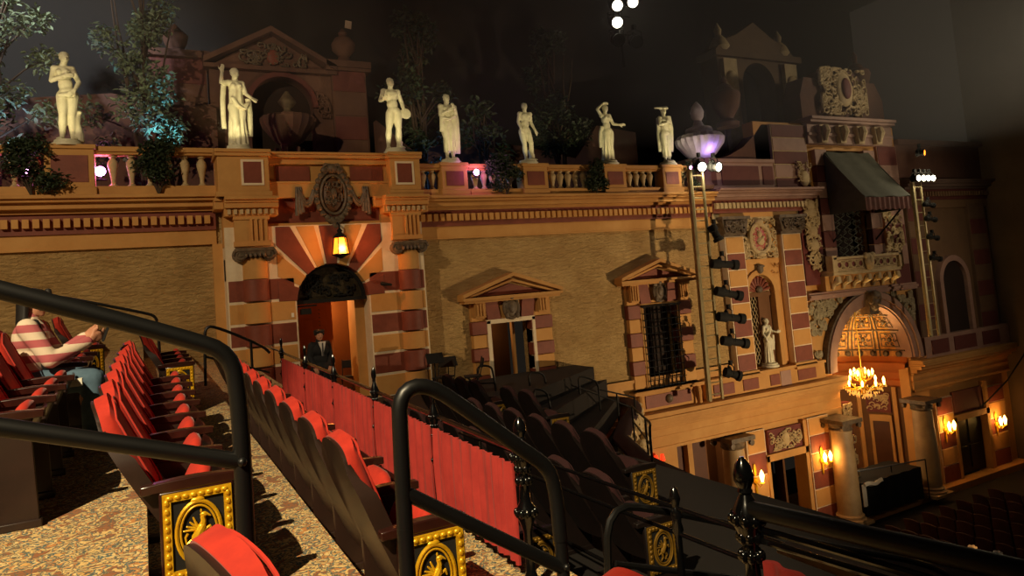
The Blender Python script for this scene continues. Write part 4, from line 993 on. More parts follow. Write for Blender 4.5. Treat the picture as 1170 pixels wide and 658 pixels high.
# cartouche with rose medallion
t = thing('carved_medallion',(18.95,17.8,.2),'carved scroll cartouche around a pink oval medallion above the fan niche','medallion')
mm = M(); cx, cz = 18.98, .9
scrolls(mm,cx-.82,cx+.82,cz-.68,cz+.66,17.84,70,.16,61,.12)
mm.tube([(cx+.46*math.cos(a),17.76,cz+.5*math.sin(a)) for a in [k*.131 for k in range(48)]],.08,8,True); mm.ell((cx,17.74,cz+.56),(.2,.12,.12),12,8); mm.ell((cx,17.74,cz-.56),(.2,.12,.1),12,8)
part(mm,'cartouche',CREAM,t)
part(M().ell((cx,17.8,cz),(.36,.06,.42),18,10),'oval',mat('rose_medallion',(190,96,92),(160,70,72),4,.5),t)
mm = M(); mm.ell((cx-.02,17.72,cz+.14),(.1,.06,.12),10,8); mm.ell((cx+.02,17.73,cz-.1),(.17,.06,.15),10,8); mm.tube([(cx-.15,17.72,cz-.18),(cx,17.7,cz-.05),(cx+.16,17.72,cz+.05)],.045,7); part(mm,'relief',CREAM,t)
# ---- awning and balcony of the box
t = thing('window_awning',(24,17.2,1.6),'grey canvas awning sloping out over the scroll-grilled box window','awning')
A0, A1 = (22.8,25.3), (22.7,25.25)
def awf(u,v,d=0):
    x = (A0[0]+(A0[1]-A0[0])*u)*(1-v)+(A1[0]+(A1[1]-A1[0])*u)*v
    return (x,17.75-1.5*v-.0,3.98-1.88*v-.08*math.sin(math.pi*v)-d+.02*math.sin(u*14))
part(M().slab(lambda u,v: awf(u,v),lambda u,v: awf(u,v,.03),20,10),'canopy',GREYF,t)
mm = M(); mm.slab(lambda u,v: (A1[0]+(A1[1]-A1[0])*u,16.25+.02*math.sin(u*60),2.06-(.42+.05*abs(math.sin(u*22)))*v),lambda u,v: (A1[0]+(A1[1]-A1[0])*u,16.27+.02*math.sin(u*60),2.06-(.42+.05*abs(math.sin(u*22)))*v),60,3); part(mm,'valance',STRIPE,t)
for x in A1:
    mm = M(); mm.poly([(x,0),(x,0)],0,0) if False else None
    mm.polyx([(17.75,3.95),(16.25,2.08),(16.27,1.62),(17.75,1.62)],x-.01,x+.01); part(mm,'side_panel',GREYF,t,smooth=0)
for x in (25.2,22.75): part(M().tube([(x,17.8,.6),(x,16.3,1.95)],.03,6),'strut',BLACK,t)
t = thing('box_balcony',(23.8,17.4,-1.2),'carved stone balcony on round corbels under the awning window','balcony')
mm = M(); mm.box(21.9,25.8,17.25,18,-.62,-.5); mm.box(21.9,25.8,17.3,18,-.5,-.44); mm.box(21.9,25.8,17.2,17.5,-.06,.04); mm.box(21.85,22.1,17.2,17.5,-.5,.1); mm.box(25.6,25.85,17.2,17.5,-.5,.1); part(mm,'rail_and_floor',CREAM,t,bevel=.015)
part(M().box(22.1,25.6,17.32,17.42,-.44,-.06),'front_panel',MAROON,t)
mm = M(); 
for k in range(9):
    x = 22.3+k*.39
    if abs(x-23.86) > .2: mm.tube([(x+.14*math.cos(a),17.3,-.25+.13*math.sin(a)) for a in [j*.45 for j in range(14)]],.035,6,True)
for k in range(8):
    x = 22.5+k*.39; mm.tube([(x,17.3,-.4),(x,17.3,-.1)],.03,6)
mm.box(22.12,25.58,17.29,17.33,-.43,-.39); mm.box(22.12,25.58,17.29,17.33,-.12,-.08); part(mm,'tracery',CREAM,t)
mm = M(); mm.ell((23.86,17.22,-.2),(.24,.14,.32),14,10); mm.ell((23.86,17.12,-.15),(.12,.08,.16),10,8)
for s_ in (-1,1): mm.ell((23.86+s_*.2,17.2,.02),(.12,.1,.12),8,6)
part(mm,'shield',CREAM,t)
part(M().box(21.85,25.85,17.6,18,-1.16,-.62),'corbel_band',OCHRE,t)
for k in range(7):
    x = 22.15+k*.56
    part(M().tube([(x,17.3,-.66),(x,17.28,-.82),(x,17.5,-.95),(x,17.55,-1.12)],[.1,.12,.08,.05],8),'corbel',CREAM,t)
    if k < 6: mm = M(); mm.lathe([(.02,.06),(.08,.05),(.1,.02),(.14,.03),(.15,0)],(x+.28,17.6,-.86),14,Matrix.Rotation(R(90),3,'X')); part(mm,'rosette',BRONZE,t)
# ---- columns
def column(x,y,z0,z1,r,label):
    t = thing('stone_column',(x,y,z0),label,'column','tall stone columns at orchestra level')
    H = z1-z0
    mm = M(); mm.box(x-r*1.35,x+r*1.35,y-r*1.35,y+r*1.35,z0,z0+.1); mm.lathe([(r*1.3,.1),(r*1.32,.17),(r*1.1,.22),(r*1.18,.28),(r*1.02,.33)],(x,y,z0),24); part(mm,'base',GREYST,t)
    part(M().lathe([(r,.33),(r*.99,H*.4),(r*.86,H-.4)],(x,y,z0),24),'shaft',GREYST,t)
    mm = M(); mm.lathe([(r*.9,H-.42),(r*1.0,H-.38),(r*.92,H-.33),(r*1.0,H-.2),(r*1.2,H-.14)],(x,y,z0),24); mm.box(x-r*1.3,x+r*1.3,y-r*1.3,y+r*1.3,z1-.14,z1)
    for sx in (-1,1):
        for sy in (-1,1): mm.lathe([(.02,-.06),(.1,-.05),(.1,.05),(.02,.06)],(x+sx*r*1.05,y+sy*r*1.05,z1-.24),10,Matrix.Rotation(R(90),3,'X'))
    part(mm,'capital',BRONZE,t)
column(16.98,17.95,-9.2,-5.5,.4,'stone column in the brown recess left of the red relief panel')
column(21.6,17.45,-9.2,-5.6,.4,'stone column at the left side of the tall lit recess')
column(26.3,17.5,-9.2,-5.6,.4,'stone column at the right side of the tall lit recess, behind the rail')
# ---- chandelier
cx, cy, cz = 22.9,17.35,-4.5
t = thing('crystal_chandelier',(cx,cy,cz-.5),'glowing crystal chandelier hanging in the great arch','chandelier')
mm = M(); mm.tube([(cx,cy,-2.0),(cx,cy,cz+.5)],.02,6); mm.lathe([(.03,-.5),(.09,-.4),(.05,-.2),(.12,.0),(.06,.2),(.1,.4),(.03,.5)],(cx,cy,cz),14); part(mm,'stem',GOLD,t)
for tier,(n,r_,z_) in enumerate(((10,.72,-.12),(6,.36,.2))):
    for k in range(n):
        a = 2*math.pi*k/n+tier*.3
        mm = M(); mm.tube([(cx+r_*f*math.cos(a),cy+r_*f*math.sin(a),cz+z_-.16*math.sin(math.pi*f)) for f in (0,.25,.5,.75,1)],.02,6); mm.lathe([(.02,0),(.05,.03),(.03,.05)],(cx+r_*math.cos(a),cy+r_*math.sin(a),cz+z_),8); ar = part(mm,'arm',GOLD,t)
        part(M().lathe([(.025,.05),(.03,.1),(.045,.16),(.03,.22),(.005,.27)],(cx+r_*math.cos(a),cy+r_*math.sin(a),cz+z_),8),'bulb',GLOWC,ar)
mm = M(); q = random.Random(3)
for k in range(110):
    a = q.uniform(0,6.28); f = q.random(); r_ = .15+.6*f; z_ = cz-.5+.4*f*f+q.uniform(-.06,.06)
    mm.ell((cx+r_*math.cos(a),cy+r_*math.sin(a),z_),(.022,.022,.045),6,4)
for k in range(24):
    a = k*.26; mm.tube([(cx+.08*math.cos(a),cy+.08*math.sin(a),cz+.48),(cx+.22*math.cos(a),cy+.22*math.sin(a),cz+.38),(cx+.36*math.cos(a),cy+.36*math.sin(a),cz+.2)],.01,4)
part(mm,'crystals',CRYST,t,smooth=0)['kind'] = 'stuff'
# ---- wall sconces
def sconce(x,z,label,n=2,shade=None,y=17.8,bulb=GLOWC,s=1):
    t = thing('wall_sconce',(x,y,z-.5*s),label,'sconce','wall sconces at orchestra level')
    mm = M(); mm.lathe([(.02,.05),(.09,.04),(.11,0)],(x,y,z-.1*s),12,Matrix.Rotation(R(90),3,'X')); mm.ell((x,y-.02,z+.15*s),(.07,.03,.16*s),10,8); mm.ell((x,y-.02,z-.32*s),(.05,.03,.18*s),10,8); part(mm,'backplate',GOLD,t)
    for k in range(n):
        o = (k-(n-1)/2)*.24*s
        mm = M(); mm.tube([(x,y-.03,z-.12*s),(x+o*.5,y-.14*s,z-.22*s),(x+o,y-.22*s,z-.12*s)],.018,6); mm.lathe([(.02,0),(.06*s,.02),(.03,.05)],(x+o,y-.22*s,z-.12*s),10); ar = part(mm,'arm',GOLD,t)
        if shade: part(M().lathe([(.09*s,.03),(.05*s,.22*s)],(x+o,y-.22*s,z-.1*s),12),'shade',shade,ar)
        else: part(M().lathe([(.03*s,.05),(.04*s,.1*s),(.06*s,.18*s),(.04*s,.25*s),(.008,.32*s)],(x+o,y-.22*s,z-.12*s),10),'bulb',bulb,ar)
    return t
sconce(13.55,-5.65,'small red-shaded sconce on the ochre wall beside the balcony end',4,GLOWR,17.98)
sconce(17.7,-6.95,'glowing lantern sconce between the stone column and the open brown door',1,None,17.82,s=1.35)
sconce(20.92,-6.9,'twin-candle sconce on the banded pilaster left of the tall recess',2,None,17.82,s=1.2)
sconce(28.1,-7.0,'twin-candle sconce on the banded pilaster left of the black door',2,None,17.82,s=1.3)
sconce(31.6,-7.35,'candle sconce on the wall right of the black door',2,None,17.82,s=1.3)
# ---- ladder towers and stage lamps
def ladder(p0,p1,w,label,n,xdir=1):
    t = thing('lighting_ladder',(p1[0],p1[1],p1[2]),label,'ladder','lighting ladders hung against the wall')
    for s_ in (0,1):
        o = w*s_
        part(M().tube([(p0[0]+o,p0[1],p0[2]),(p1[0]+o,p1[1],p1[2])],.085 if s_ == 0 else .05,8),'side_rail',STEEL,t)
    for k in range(n):
        f = (k+.5)/n; x = p0[0]+(p1[0]-p0[0])*f; z = p0[2]+(p1[2]-p0[2])*f
        part(M().tube([(x,p0[1],z),(x+w,p0[1],z)],.02,6),'rung',STEEL,t)
    return t
LY = 16.75
ladder((15.2,LY,3.1),(15.1,LY,-4.0),.52,'tall pale lighting ladder carrying a column of black spotlights',20)
ladder((26.0,16.6,2.7),(26.0,16.6,-3.2),.5,'dim lighting ladder with lamps on top near the right edge',12)
def spot(p, d, label, L=.75, r=.13, lit=None, group='black spotlights on the ladder tower', hook=True):
    p = Vector(p); d = Vector(d).normalized(); Q = d.to_track_quat('Z','Y').to_matrix()
    t = thing('stage_spotlight',tuple(p),label,'spotlight',group)
    part(M().lathe([(r*.5,-L*.42),(r*1.05,-L*.38),(r*1.1,-L*.1),(r*.8,-L*.04),(r*.85,L*.3),(r*1.15,L*.34),(r*1.15,L*.5),(r*.95,L*.5),(r*.9,L*.46)],p,16,Q),'barrel',BLACK,t)
    part(M().lathe([(r*.92,L*.455),(r*.9,L*.47),(r*.3,L*.49)],p,16,Q),'lens',lit or IRON,t)
    up = Vector((0,0,1)); sd = d.cross(up).normalized()
    mm = M(); mm.tube([p+sd*r*1.2,p+sd*r*1.25+up*r*1.6,p+up*r*2.1,p-sd*r*1.25+up*r*1.6,p-sd*r*1.2],.016,6); part(mm,'yoke',BLACK,t)
    if hook: mm = M(); mm.boxr(p+up*r*2.4,(.08,.1,.14)); mm.ell(p-d*L*.1+up*r*1.0,(.07,.07,.09),8,6); part(mm,'clamp',BLACK,t)
    return t
names = ['topmost black spotlight on the pale ladder, pointing down below the two bright lamps','second black spotlight down the pale ladder, aimed at the stage','third black spotlight down the pale ladder, level with the fan niche top',
 'fourth black spotlight down the pale ladder, beside the lattice','fifth black spotlight down the pale ladder, beside the niche statue','lowest black spotlight on the pale ladder, near the ledge']
for k,(x,z,dx,dz,L) in enumerate(((15.75,1.1,.3,-1,.6),(15.95,.1,1,-.12,1.0),(16.0,-.8,1,-.28,1.0),(16.0,-1.55,1,-.18,1.0),(16.05,-2.3,1,-.22,1.0),(15.85,-3.25,.9,-.35,.6))):
    spot((x,LY-.25,z),(dx,-.25,dz),names[k],L,.14)
# two bright lamps on top of tower
for x,l in ((15.35,'left of the two bright lamps on top of the pale ladder'),(15.95,'right of the two bright lamps on top of the pale ladder')):
    spot((x,LY-.3,3.15),(.1 if x > 15.5 else -.3,-1,-.25),l,.4,.15,GLOWW,'bright lamps on top of the ladders')
for k,(x,l) in enumerate(((25.9,'leftmost bright lamp on top of the dim right ladder'),(26.2,'second bright lamp along on top of the dim right ladder'),(26.5,'third bright lamp along on top of the dim right ladder'),(26.8,'rightmost bright lamp on top of the dim right ladder'))):
    spot((x,16.4,2.75),(-.15,-1,-.1),l,.34,.12,GLOWW,'bright lamps on top of the ladders')
spot((26.55,16.5,3.75),(.3,-1,-.1),'single amber lamp floating above the dim right ladder',.34,.12,GLOWY,None)
for k,z in enumerate((1.75,1.2,.5,-.3)):
    spot((26.6,16.45,z),(1,-.3,-.2),('topmost','second','third','lowest')[k]+' small dark spotlight on the dim right ladder',.5,.09,None,'small spotlights on the right ladder')
# bright floods on the far truss at the upper right edge
# hanging lamp cluster
t = thing('lighting_pipe',(11.38,14.6,5.4),'thin black hanging pipe carrying the lamp cluster at the top of the picture','pipe')
mm = M(); mm.tube([(11.38,14.6,5.4),(11.38,14.6,13)],.03,8); part(mm,'pole',BLACK,t)
for z in (7.35,6.8,6.3): part(M().tube([(11.05,14.6,z),(11.72,14.6,z)],.025,6),'crossbar',BLACK,t)
for x,z,lit,l in ((11.14,6.98,1,'lit lamp at the upper left of the hanging cluster'),(11.65,7.13,1,'lit lamp at the upper right of the hanging cluster'),(11.09,6.53,1,'lit lamp at the lower left of the hanging cluster'),(11.66,6.07,0,'unlit lamp at the lower right of the hanging cluster'),(11.08,6.06,0,'unlit lamp at the bottom of the hanging cluster')):
    spot((x,14.4,z),(-.35,-1,-.55),l,.34,.15,GLOWW if lit else None,'lamps of the hanging cluster')
# pink flood lamps behind the balustrade
for x,y,z,s_,l in ((-.72,18.1,3.25,.13,'pink flood lamp behind the balustrade right of the far left statue'),(-2.15,18.3,3.3,.09,'small pink flood lamp behind the far left shrub'),(8.25,17.5,3.14,.1,'pink flood lamp in front of the balustrade beside the dark shrub'),(15.9,17.45,3.3,.06,'tiny pink lamp by the shrub under the fluted urn')):
    t = thing('flood_lamp',(x,y,z-s_*1.4),l,'lamp','pink flood lamps on the roofline')
    mm = M(); mm.ell((x,y+s_*.5,z),(s_,s_,s_*.9),14,10); mm.box(x-s_*.2,x+s_*.2,y,y+s_*.6,z-s_*1.4,z-s_*.7); mm.box(x-s_,x+s_,y-s_*.3,y+s_,z-s_*1.45,z-s_*1.3); part(mm,'housing',BLACK,t)
    part(M().lathe([(s_*.85,0),(s_*.7,s_*.3),(s_*.3,s_*.42)],(x,y-s_*.25,z),14,Matrix.Rotation(R(90),3,'X')),'lens',GLOWPW,t)
# sloping cable at right
single(M().tube([(33.1,16.5,-3.6),(32.4,16.8,-4.6),(31.7,17.2,-5.6),(31.0,17.7,-6.4),(30.7,17.95,-6.7)],.03,6),'black_cable',BLACK,'thin black cable slanting down to the black door at the right','cable')
# rail and draped platform in the recess
t = thing('recess_railing',(24.6,17.3,-9.2),'thin dark railing across the foot of the tall recess','railing')
mm = M(); mm.tube([(22.6,17.9,-7.75),(25.7,17.2,-7.75)],.025,6); part(mm,'top_rail',IRON,t)
for x,y in ((22.6,17.9),(24.2,17.55),(25.7,17.2)): part(M().tube([(x,y,-9.2),(x,y,-7.75)],.025,6),'post',IRON,t)
m = M(); m.slab(lambda u,v: (22.3+3.2*u,17.3+.03*math.sin(u*30),-9.15+1.15*v),lambda u,v: (22.3+3.2*u,18.6+.03*math.sin(u*30),-9.15+1.15*v),40,4)
single(m,'draped_platform',BLACK,'black-draped platform on the floor of the tall recess','platform')
m = M(); m.slab(lambda u,v: (22.15+.95*u,17.22-.06*math.sin(u*3)-.1*v,-7.98+.1*math.sin(3*v)-.06*v+.03*math.sin(u*9)),lambda u,v: (22.15+.95*u,17.26,-8.0-.1*v+.03*math.sin(u*9)),18,6)
m.slab(lambda u,v: (22.05+.22*u,17.2+.02*math.sin(u*9),-7.98-.75*v),lambda u,v: (22.07+.22*u,17.24+.02*math.sin(u*9),-7.98-.75*v),8,8)
single(m,'white_cloth',WHITE,'crumpled white cloth lying over the left end of the black-draped platform','cloth')
# ================================================================== BALCONY FLOORS
def mz(y): return .025*(y-3.5)          # the mezzanine rises gently towards the side wall
def tier(x0,x1,z,mt,name='floor_mezzanine',y0=-3,y1=18,th=.5):
    m = M(); m.add([(x0,y0,z+mz(y0)-th),(x1,y0,z+mz(y0)-th),(x1,y1,z+mz(y1)-th),(x0,y1,z+mz(y1)-th),(x0,y0,z+mz(y0)),(x1,y0,z+mz(y0)),(x1,y1,z+mz(y1)),(x0,y1,z+mz(y1))],
       [(0,3,2,1),(4,5,6,7),(0,1,5,4),(1,2,6,5),(2,3,7,6),(3,0,4,7)]); return struct(m,name,mt)
T0, T1, T2 = -1.09, -1.33, -1.57
tier(-9,-.85,-.85,CARPET); tier(-.85,-.02,T0,CARPET); tier(-.02,.88,T1,CARPET); tier(.88,2.0,T2,CARPET,th=1.2)
def polyz(pts,z0,z1):
    m = M(); n = len(pts)
    return m.add([(x,y,z0) for x,y in pts]+[(x,y,z1) for x,y in pts],[tuple(range(n-1,-1,-1)),tuple(range(n,2*n))]+[(i,(i+1)%n,(i+1)%n+n,i+n) for i in range(n)])
PAR = [(8.3,-2),(8.3,2),(8.3,5),(8.35,8),(8.5,10),(8.9,12),(9.7,13.8),(10.9,15.2),(12.0,16.3),(12.6,17.2),(12.75,18)]
LOGE = lambda x: -2.5 if x < 5.9 else (-2.9 if x < 6.8 else (-3.4 if x < 7.6 else -4.05))
struct(polyz([(1.8,-2),(5.9,-2),(5.9,13.2),(11.2,17.0),(11.2,18),(1.8,18)],-3.0,-2.5),'floor_loge',FLOORD)
struct(polyz([(5.9,-2),(6.8,-2),(6.8,12.9),(11.6,17.0),(11.2,17.0),(5.9,13.2)],-3.4,-2.9),'floor_loge.001',FLOORD)
struct(polyz([(6.8,-2),(7.6,-2),(7.6,12.4),(11.9,16.9),(11.6,17.0),(6.8,12.9)],-3.9,-3.4),'floor_loge.002',FLOORD)
struct(polyz([(7.6,-2)]+PAR[:-1]+[(12.0,17.0),(7.6,12.4)],-4.6,-4.05),'floor_loge.003',FLOORD)
# parapet with carved fascia
def sweep(path, prof, closed=False):
    """profile (offset outward, z) swept along an xy path"""
    m = M(); n = len(prof); vs = []
    for i,p in enumerate(path):
        a = Vector(path[max(i-1,0)]); b = Vector(path[min(i+1,len(path)-1)]); t = (b-a).normalized(); nr = Vector((t.y,-t.x))
        vs += [(p[0]+nr.x*o,p[1]+nr.y*o,z) for o,z in prof]
    fs = []
    for i in range(len(path)-1): fs += [(i*n+j,i*n+(j+1)%n,(i+1)*n+(j+1)%n,(i+1)*n+j) for j in range(n)]
    fs += [tuple(range(n-1,-1,-1)),tuple(range((len(path)-1)*n,len(path)*n))]
    return m.add(vs,fs)
def dense(path,k=6):
    out = []
    for i in range(len(path)-1):
        for j in range(k): f = j/k; out.append((path[i][0]*(1-f)+path[i+1][0]*f,path[i][1]*(1-f)+path[i+1][1]*f))
    return out+[path[-1]]
DP = dense(PAR)
t = thing('balcony_front',(10,14,-5.2),'dark curved balcony front with a carved plaster face ending at the side wall','balcony front')
part(sweep(DP,[(-.12,-4.25),(-.12,-3.77),(.05,-3.77),(.12,-4.2),(.3,-4.6),(.22,-5.0),(0,-5.2),(-.12,-5.2)]),'fascia',CREAM,t)
part(sweep(DP,[(-.2,-3.82),(-.22,-3.72),(-.1,-3.66),(.1,-3.66),(.18,-3.72),(.16,-3.82)]),'cushion_rail',SHADEVEL,t)
mm = sweep(DP[24:],[(.1,-4.3),(.2,-4.35),(.3,-4.6),(.24,-4.8),(.1,-4.8)]); q = random.Random(5)
for k in range(190):
    i = q.randrange(30,len(DP)-1); x,y = DP[i]; z = q.uniform(-5.0,-3.75); o = .14 if z > -4.2 else .28
    b = Vector(DP[i+1]) if i+1 < len(DP) else Vector(DP[i]); tt = (b-Vector(DP[i])).normalized(); nr = Vector((tt.y,-tt.x))
    mm.ell((x+nr.x*o,y+nr.y*o,z),(q.uniform(.05,.14),q.uniform(.05,.14),q.uniform(.05,.16)),8,6)
part(mm,'carving',CREAM,t)

# ================================================================== SEATS
def seat_proto(name, label, end=False, shellm=SHELL, red=VELVET, wood=WOOD, goldm=GOLD, up=True, rec=.30, wrap=.045, arch=.09):
    t = thing(name,(0,0,0),label,'seat'); o = t; Wd = .56; yc = .3
    def ctr(u,v,d):     # u -1..1 across, v 0..1 up, d forward offset
        top = .955-arch*u*u-.06*abs(u)**6
        z = .27+(top-.27)*v; w = (.25+.03*math.sin(v*2.6))*(1-.12*max(0,v-.8)/.2*u*u)
        x = .05-rec*v**1.08+wrap*u*u-.012*math.sin(v*math.pi)+d
        return (x,yc+u*w,z)
    part(M().slab(lambda u,v: ctr(u*2-1,v,.02+.055*abs(u*2-1)**14*min(1,(1-v)*6)),lambda u,v: ctr(u*2-1,v,-.004),28,18),'back_shell',shellm,t)
    def cf(u,v):
        U = u*2-1; b = .7*(1-abs(U)**6)*(1-(abs(v*2-1))**6*(1 if v < .5 else .35)); p = ctr(U*.9,.32+.69*v,.026+.055*b+.012); return (p[0],p[1],p[2]+.022*(1-U**4)*max(0,v-.8)/.2)
    part(M().slab(cf,lambda u,v: ctr((u*2-1)*.92,.32+.69*v,.012),18,14),'back_cushion',red,t)
    mm = M(); pth = [cf(.08,.04+.9*k/10) for k in range(11)]+[cf(.08+.84*k/12,.955) for k in range(1,12)]+[cf(.92,.94-.9*k/10) for k in range(11)]
    mm.tube([(a+.008,b,c_+.003) for a,b,c_ in pth],.0055,5); part(mm,'piping',red,[ch for ch in t.children if ch.name.startswith('back_cushion')][0])
    mm = M(); rr = Matrix.Rotation(R(22 if up else 80),3,'Y')
    def se(u,v):
        a = 2*math.pi*u; b = math.pi*(v-.5); sg = lambda q,e: math.copysign(abs(q)**e,q)
        p = rr@Vector((.05*sg(math.cos(b),.7)*sg(math.cos(a),.7),.235*sg(math.cos(b),.55)*sg(math.sin(a),.7),.19*sg(math.sin(b),.75)))
        return (p.x+(.14 if up else .22),p.y+yc,p.z+(.45 if up else .43))
    mm.grid(se,24,12); part(mm,'seat_cushion',red,t)
    mm = M(); r2 = rr
    def pan(u,v,k):
        a = (u*2-1); p = r2@Vector((.058+.02*(1-a*a)-k,.225*a,.175*(v*2-1))); return (p.x+(.14 if up else .22),p.y+yc,p.z+(.45 if up else .43))
    mm.slab(lambda u,v: pan(u,v,-.012),lambda u,v: pan(u,v,.0),8,6); part(mm,'seat_pan',wood,t)
    ys = (0,) if not end else (0,)
    def arm(y,nm='armrest'):
        mm = M(); pts = [(.0,y,.565),(.06,y,.585),(.2,y,.588),(.28,y,.585),(.31,y,.572)]
        mm.slab(lambda u,v: (-.07+.385*u,y+(v-.5)*(.052+.014*math.sin(u*3)),.6+.012*math.sin(u*3)),lambda u,v: (-.07+.385*u,y+(v-.5)*(.05+.014*math.sin(u*3)),.562),10,4)
        return part(mm,nm,wood,t,bevel=.006)
    arm(0)
    mm = M(); mm.polyx([(0,0),(0,0)],0,0) if False else None
    mm.add([(.02,-.014,0),(.28,-.014,0),(.28,.014,0),(.02,.014,0),(-.0,-.014,.57),(.25,-.014,.57),(.25,.014,.57),(-.0,.014,.57)],[(0,3,2,1),(4,5,6,7),(0,1,5,4),(1,2,6,5),(2,3,7,6),(3,0,4,7)])
    mm.boxr((.12,.0,.02),(.34,.06,.04)); part(mm,'standard',shellm if not end else wood,t,bevel=.004)
    if end:
        y = -.03
        p = part(M().box(.0,.3,y,-.012,.05,.565),'end_panel',wood,t,bevel=.008)
        mm = M(); mm.ring([(.012,.2),(.288,.2),(.288,.555),(.012,.555),(.012,.2)],[(.045,.232),(.255,.232),(.255,.522),(.045,.522),(.045,.232)],y-.014,y)
        for k in range(9):
            z = .225+k*.037
            for x in (.028,.272): mm.ell((x,y-.014,z),(.011,.009,.014),8,6)
        for k in range(8):
            for z in (.216,.539): mm.ell((.04+k*.0315,y-.014,z),(.014,.009,.01),8,6)
        part(mm,'gilt_frame',goldm,p)
        part(M().box(.045,.255,y-.004,y,.232,.522),'panel_ground',BLACK,p)
        mm = M(); c = (.15,.377)
        for (a,b,rd) in ((.088,.13,.009),(.072,.112,.005)): mm.tube([(c[0]+a*math.cos(k*.1963),y-.012,c[1]+b*math.sin(k*.1963)) for k in range(32)],rd,6,True)
        for k in range(28): mm.ell((c[0]+.088*math.cos(k*.2244),y-.016,c[1]+.13*math.sin(k*.2244)),(.006,.005,.006),6,4)
        mm.ell((c[0],y-.014,c[1]+.136),(.028,.008,.012),8,6)
        part(mm,'medallion_ring',goldm,p)
        mm = M(); G = lambda a,b: (c[0]+a,y-.013,c[1]+b)
        mm.cap(G(-.012,-.022),.02,G(.012,.02),.017,8); mm.tube([G(.012,.02),G(.02,.045),G(.016,.064)],[.015,.011,.01],7)
        mm.ell(G(.022,.07),(.016,.01,.012),8,6); mm.cap(G(.034,.07),.006,G(.048,.06),.003,6); mm.ell(G(.012,.086),(.005,.005,.01),6,4)
        for k in range(4): mm.cap(G(.0,.012),.008,G(-.02-.013*k,.062-.016*k),.004,6)
        mm.cap(G(.016,.004),.008,G(.044,.016),.006,6); mm.cap(G(.044,.016),.006,G(.05,-.004),.004,6)
        mm.cap(G(.004,-.03),.011,G(.026,-.054),.008,6); mm.cap(G(.026,-.054),.008,G(.008,-.082),.005,6); mm.cap(G(.008,-.082),.005,G(.03,-.088),.004,6)
        mm.cap(G(-.02,-.034),.011,G(-.012,-.064),.008,6); mm.cap(G(-.012,-.064),.008,G(-.03,-.086),.005,6)
        mm.tube([G(-.028,-.03),G(-.05,-.04),G(-.054,-.014),G(-.044,.002)],[.007,.006,.005,.006],6)
        part(mm,'medallion_beast',goldm,p)
    return t
ORD = ['first','second','third','fourth','fifth','sixth','seventh','eighth','ninth','tenth','eleventh','twelfth','thirteenth']
protoA = seat_proto('theatre_seat','seat'); protoE = seat_proto('theatre_seat','seat',True)
protoB = seat_proto('theatre_seat','seat',rec=.235,wrap=.014,arch=.05); protoF = seat_proto('theatre_seat','seat',True,rec=.235,wrap=.014,arch=.05)
protoD = seat_proto('theatre_seat','seat',False,SHADEWD,SHADEVEL,SHADEWD); protoDE = seat_proto('theatre_seat','seat',True,SHADEWD,SHADEVEL,SHADEWD,SHADEGOLD)
used = set()
def place(pr,x,y,z,label,group,s=(1,1,1),rz=0):
    if pr.name in used: o = copy_tree(pr)
    else: o = pr; used.add(pr.name)
    o.location = (x,y,z+ZO); o.scale = s; o.rotation_euler = (0,0,rz); tag(o,label,None,group); return o
W = .6
ROW = [  # x, y of the aisle end, count, tier, wording
 (.03,3.5,8,T1,'long red row left of the velvet-hung railing'),
 (.91,3.0,12,T2,'row of dark-backed seats along the velvet curtain')]
for ri,(x0,y0,n,tz,wd) in enumerate(ROW):
    for k in range(n):
        y = y0+k*W; xo = x0+.0022*(y-y0)**2*(1 if ri == 0 else .3)
        if ri == 0: lab = ('gilt-panelled aisle seat of the long red row, nearest its camera end' if k == 0 else '%s seat from the aisle end of the %s' % (ORD[k],wd))
        else: lab = ('gilt-panelled aisle seat of the row behind the velvet curtain' if k == 0 else '%s seat from the aisle end of the %s' % (ORD[k],wd))
        place((protoE if k == 0 else protoA) if ri == 0 else (protoF if k == 0 else protoB),xo,y,tz+mz(y),lab,['red seats of the long row','seats along the velvet curtain'][ri])
for k in range(4):
    y = 9.1+k*W; place(protoE if k == 0 else protoA,.2,y,T1+mz(y),['gilt-panelled seat beyond the far end of the long red row','second seat of the short block beyond the long red row','third seat of the short block beyond the long red row','fourth seat of the short block beyond the long red row'][k],'seats beyond the long red row')
# row behind, where the woman sits
for k in range(11):
    y = 4.0+k*W
    if k == 9 or k == 5 or k < 1: continue
    place(protoE if k == 10 else protoA,-.8+.002*(y-4)**2,y,T0+mz(y),('gilt-panelled seat far behind the seated woman' if k == 10 else "%s seat from the near end of the seated woman's row" % ORD[k-1]),"seats of the seated woman's row")
place(protoE,.385,1.36,T1+mz(1.7)-.0,'red-topped seat cropped at the bottom edge, in front of the gilt end panel','near seats across the aisle',(1,1.0,.94),R(12))
place(protoA,1.14,1.02,T2+mz(1.4),'red seat crest just showing at the bottom edge left of the big newel post','near seats across the aisle',(1,1,.98))
# darker seats below in the loge
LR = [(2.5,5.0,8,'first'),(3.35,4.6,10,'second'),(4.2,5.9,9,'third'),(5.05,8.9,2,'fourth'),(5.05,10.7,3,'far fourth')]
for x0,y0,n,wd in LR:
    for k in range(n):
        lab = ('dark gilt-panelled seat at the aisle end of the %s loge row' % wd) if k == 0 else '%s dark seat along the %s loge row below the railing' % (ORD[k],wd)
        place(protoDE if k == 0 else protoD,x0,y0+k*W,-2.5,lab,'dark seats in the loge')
for p in (protoA,protoE,protoB,protoF,protoD,protoDE): assert p.name in used
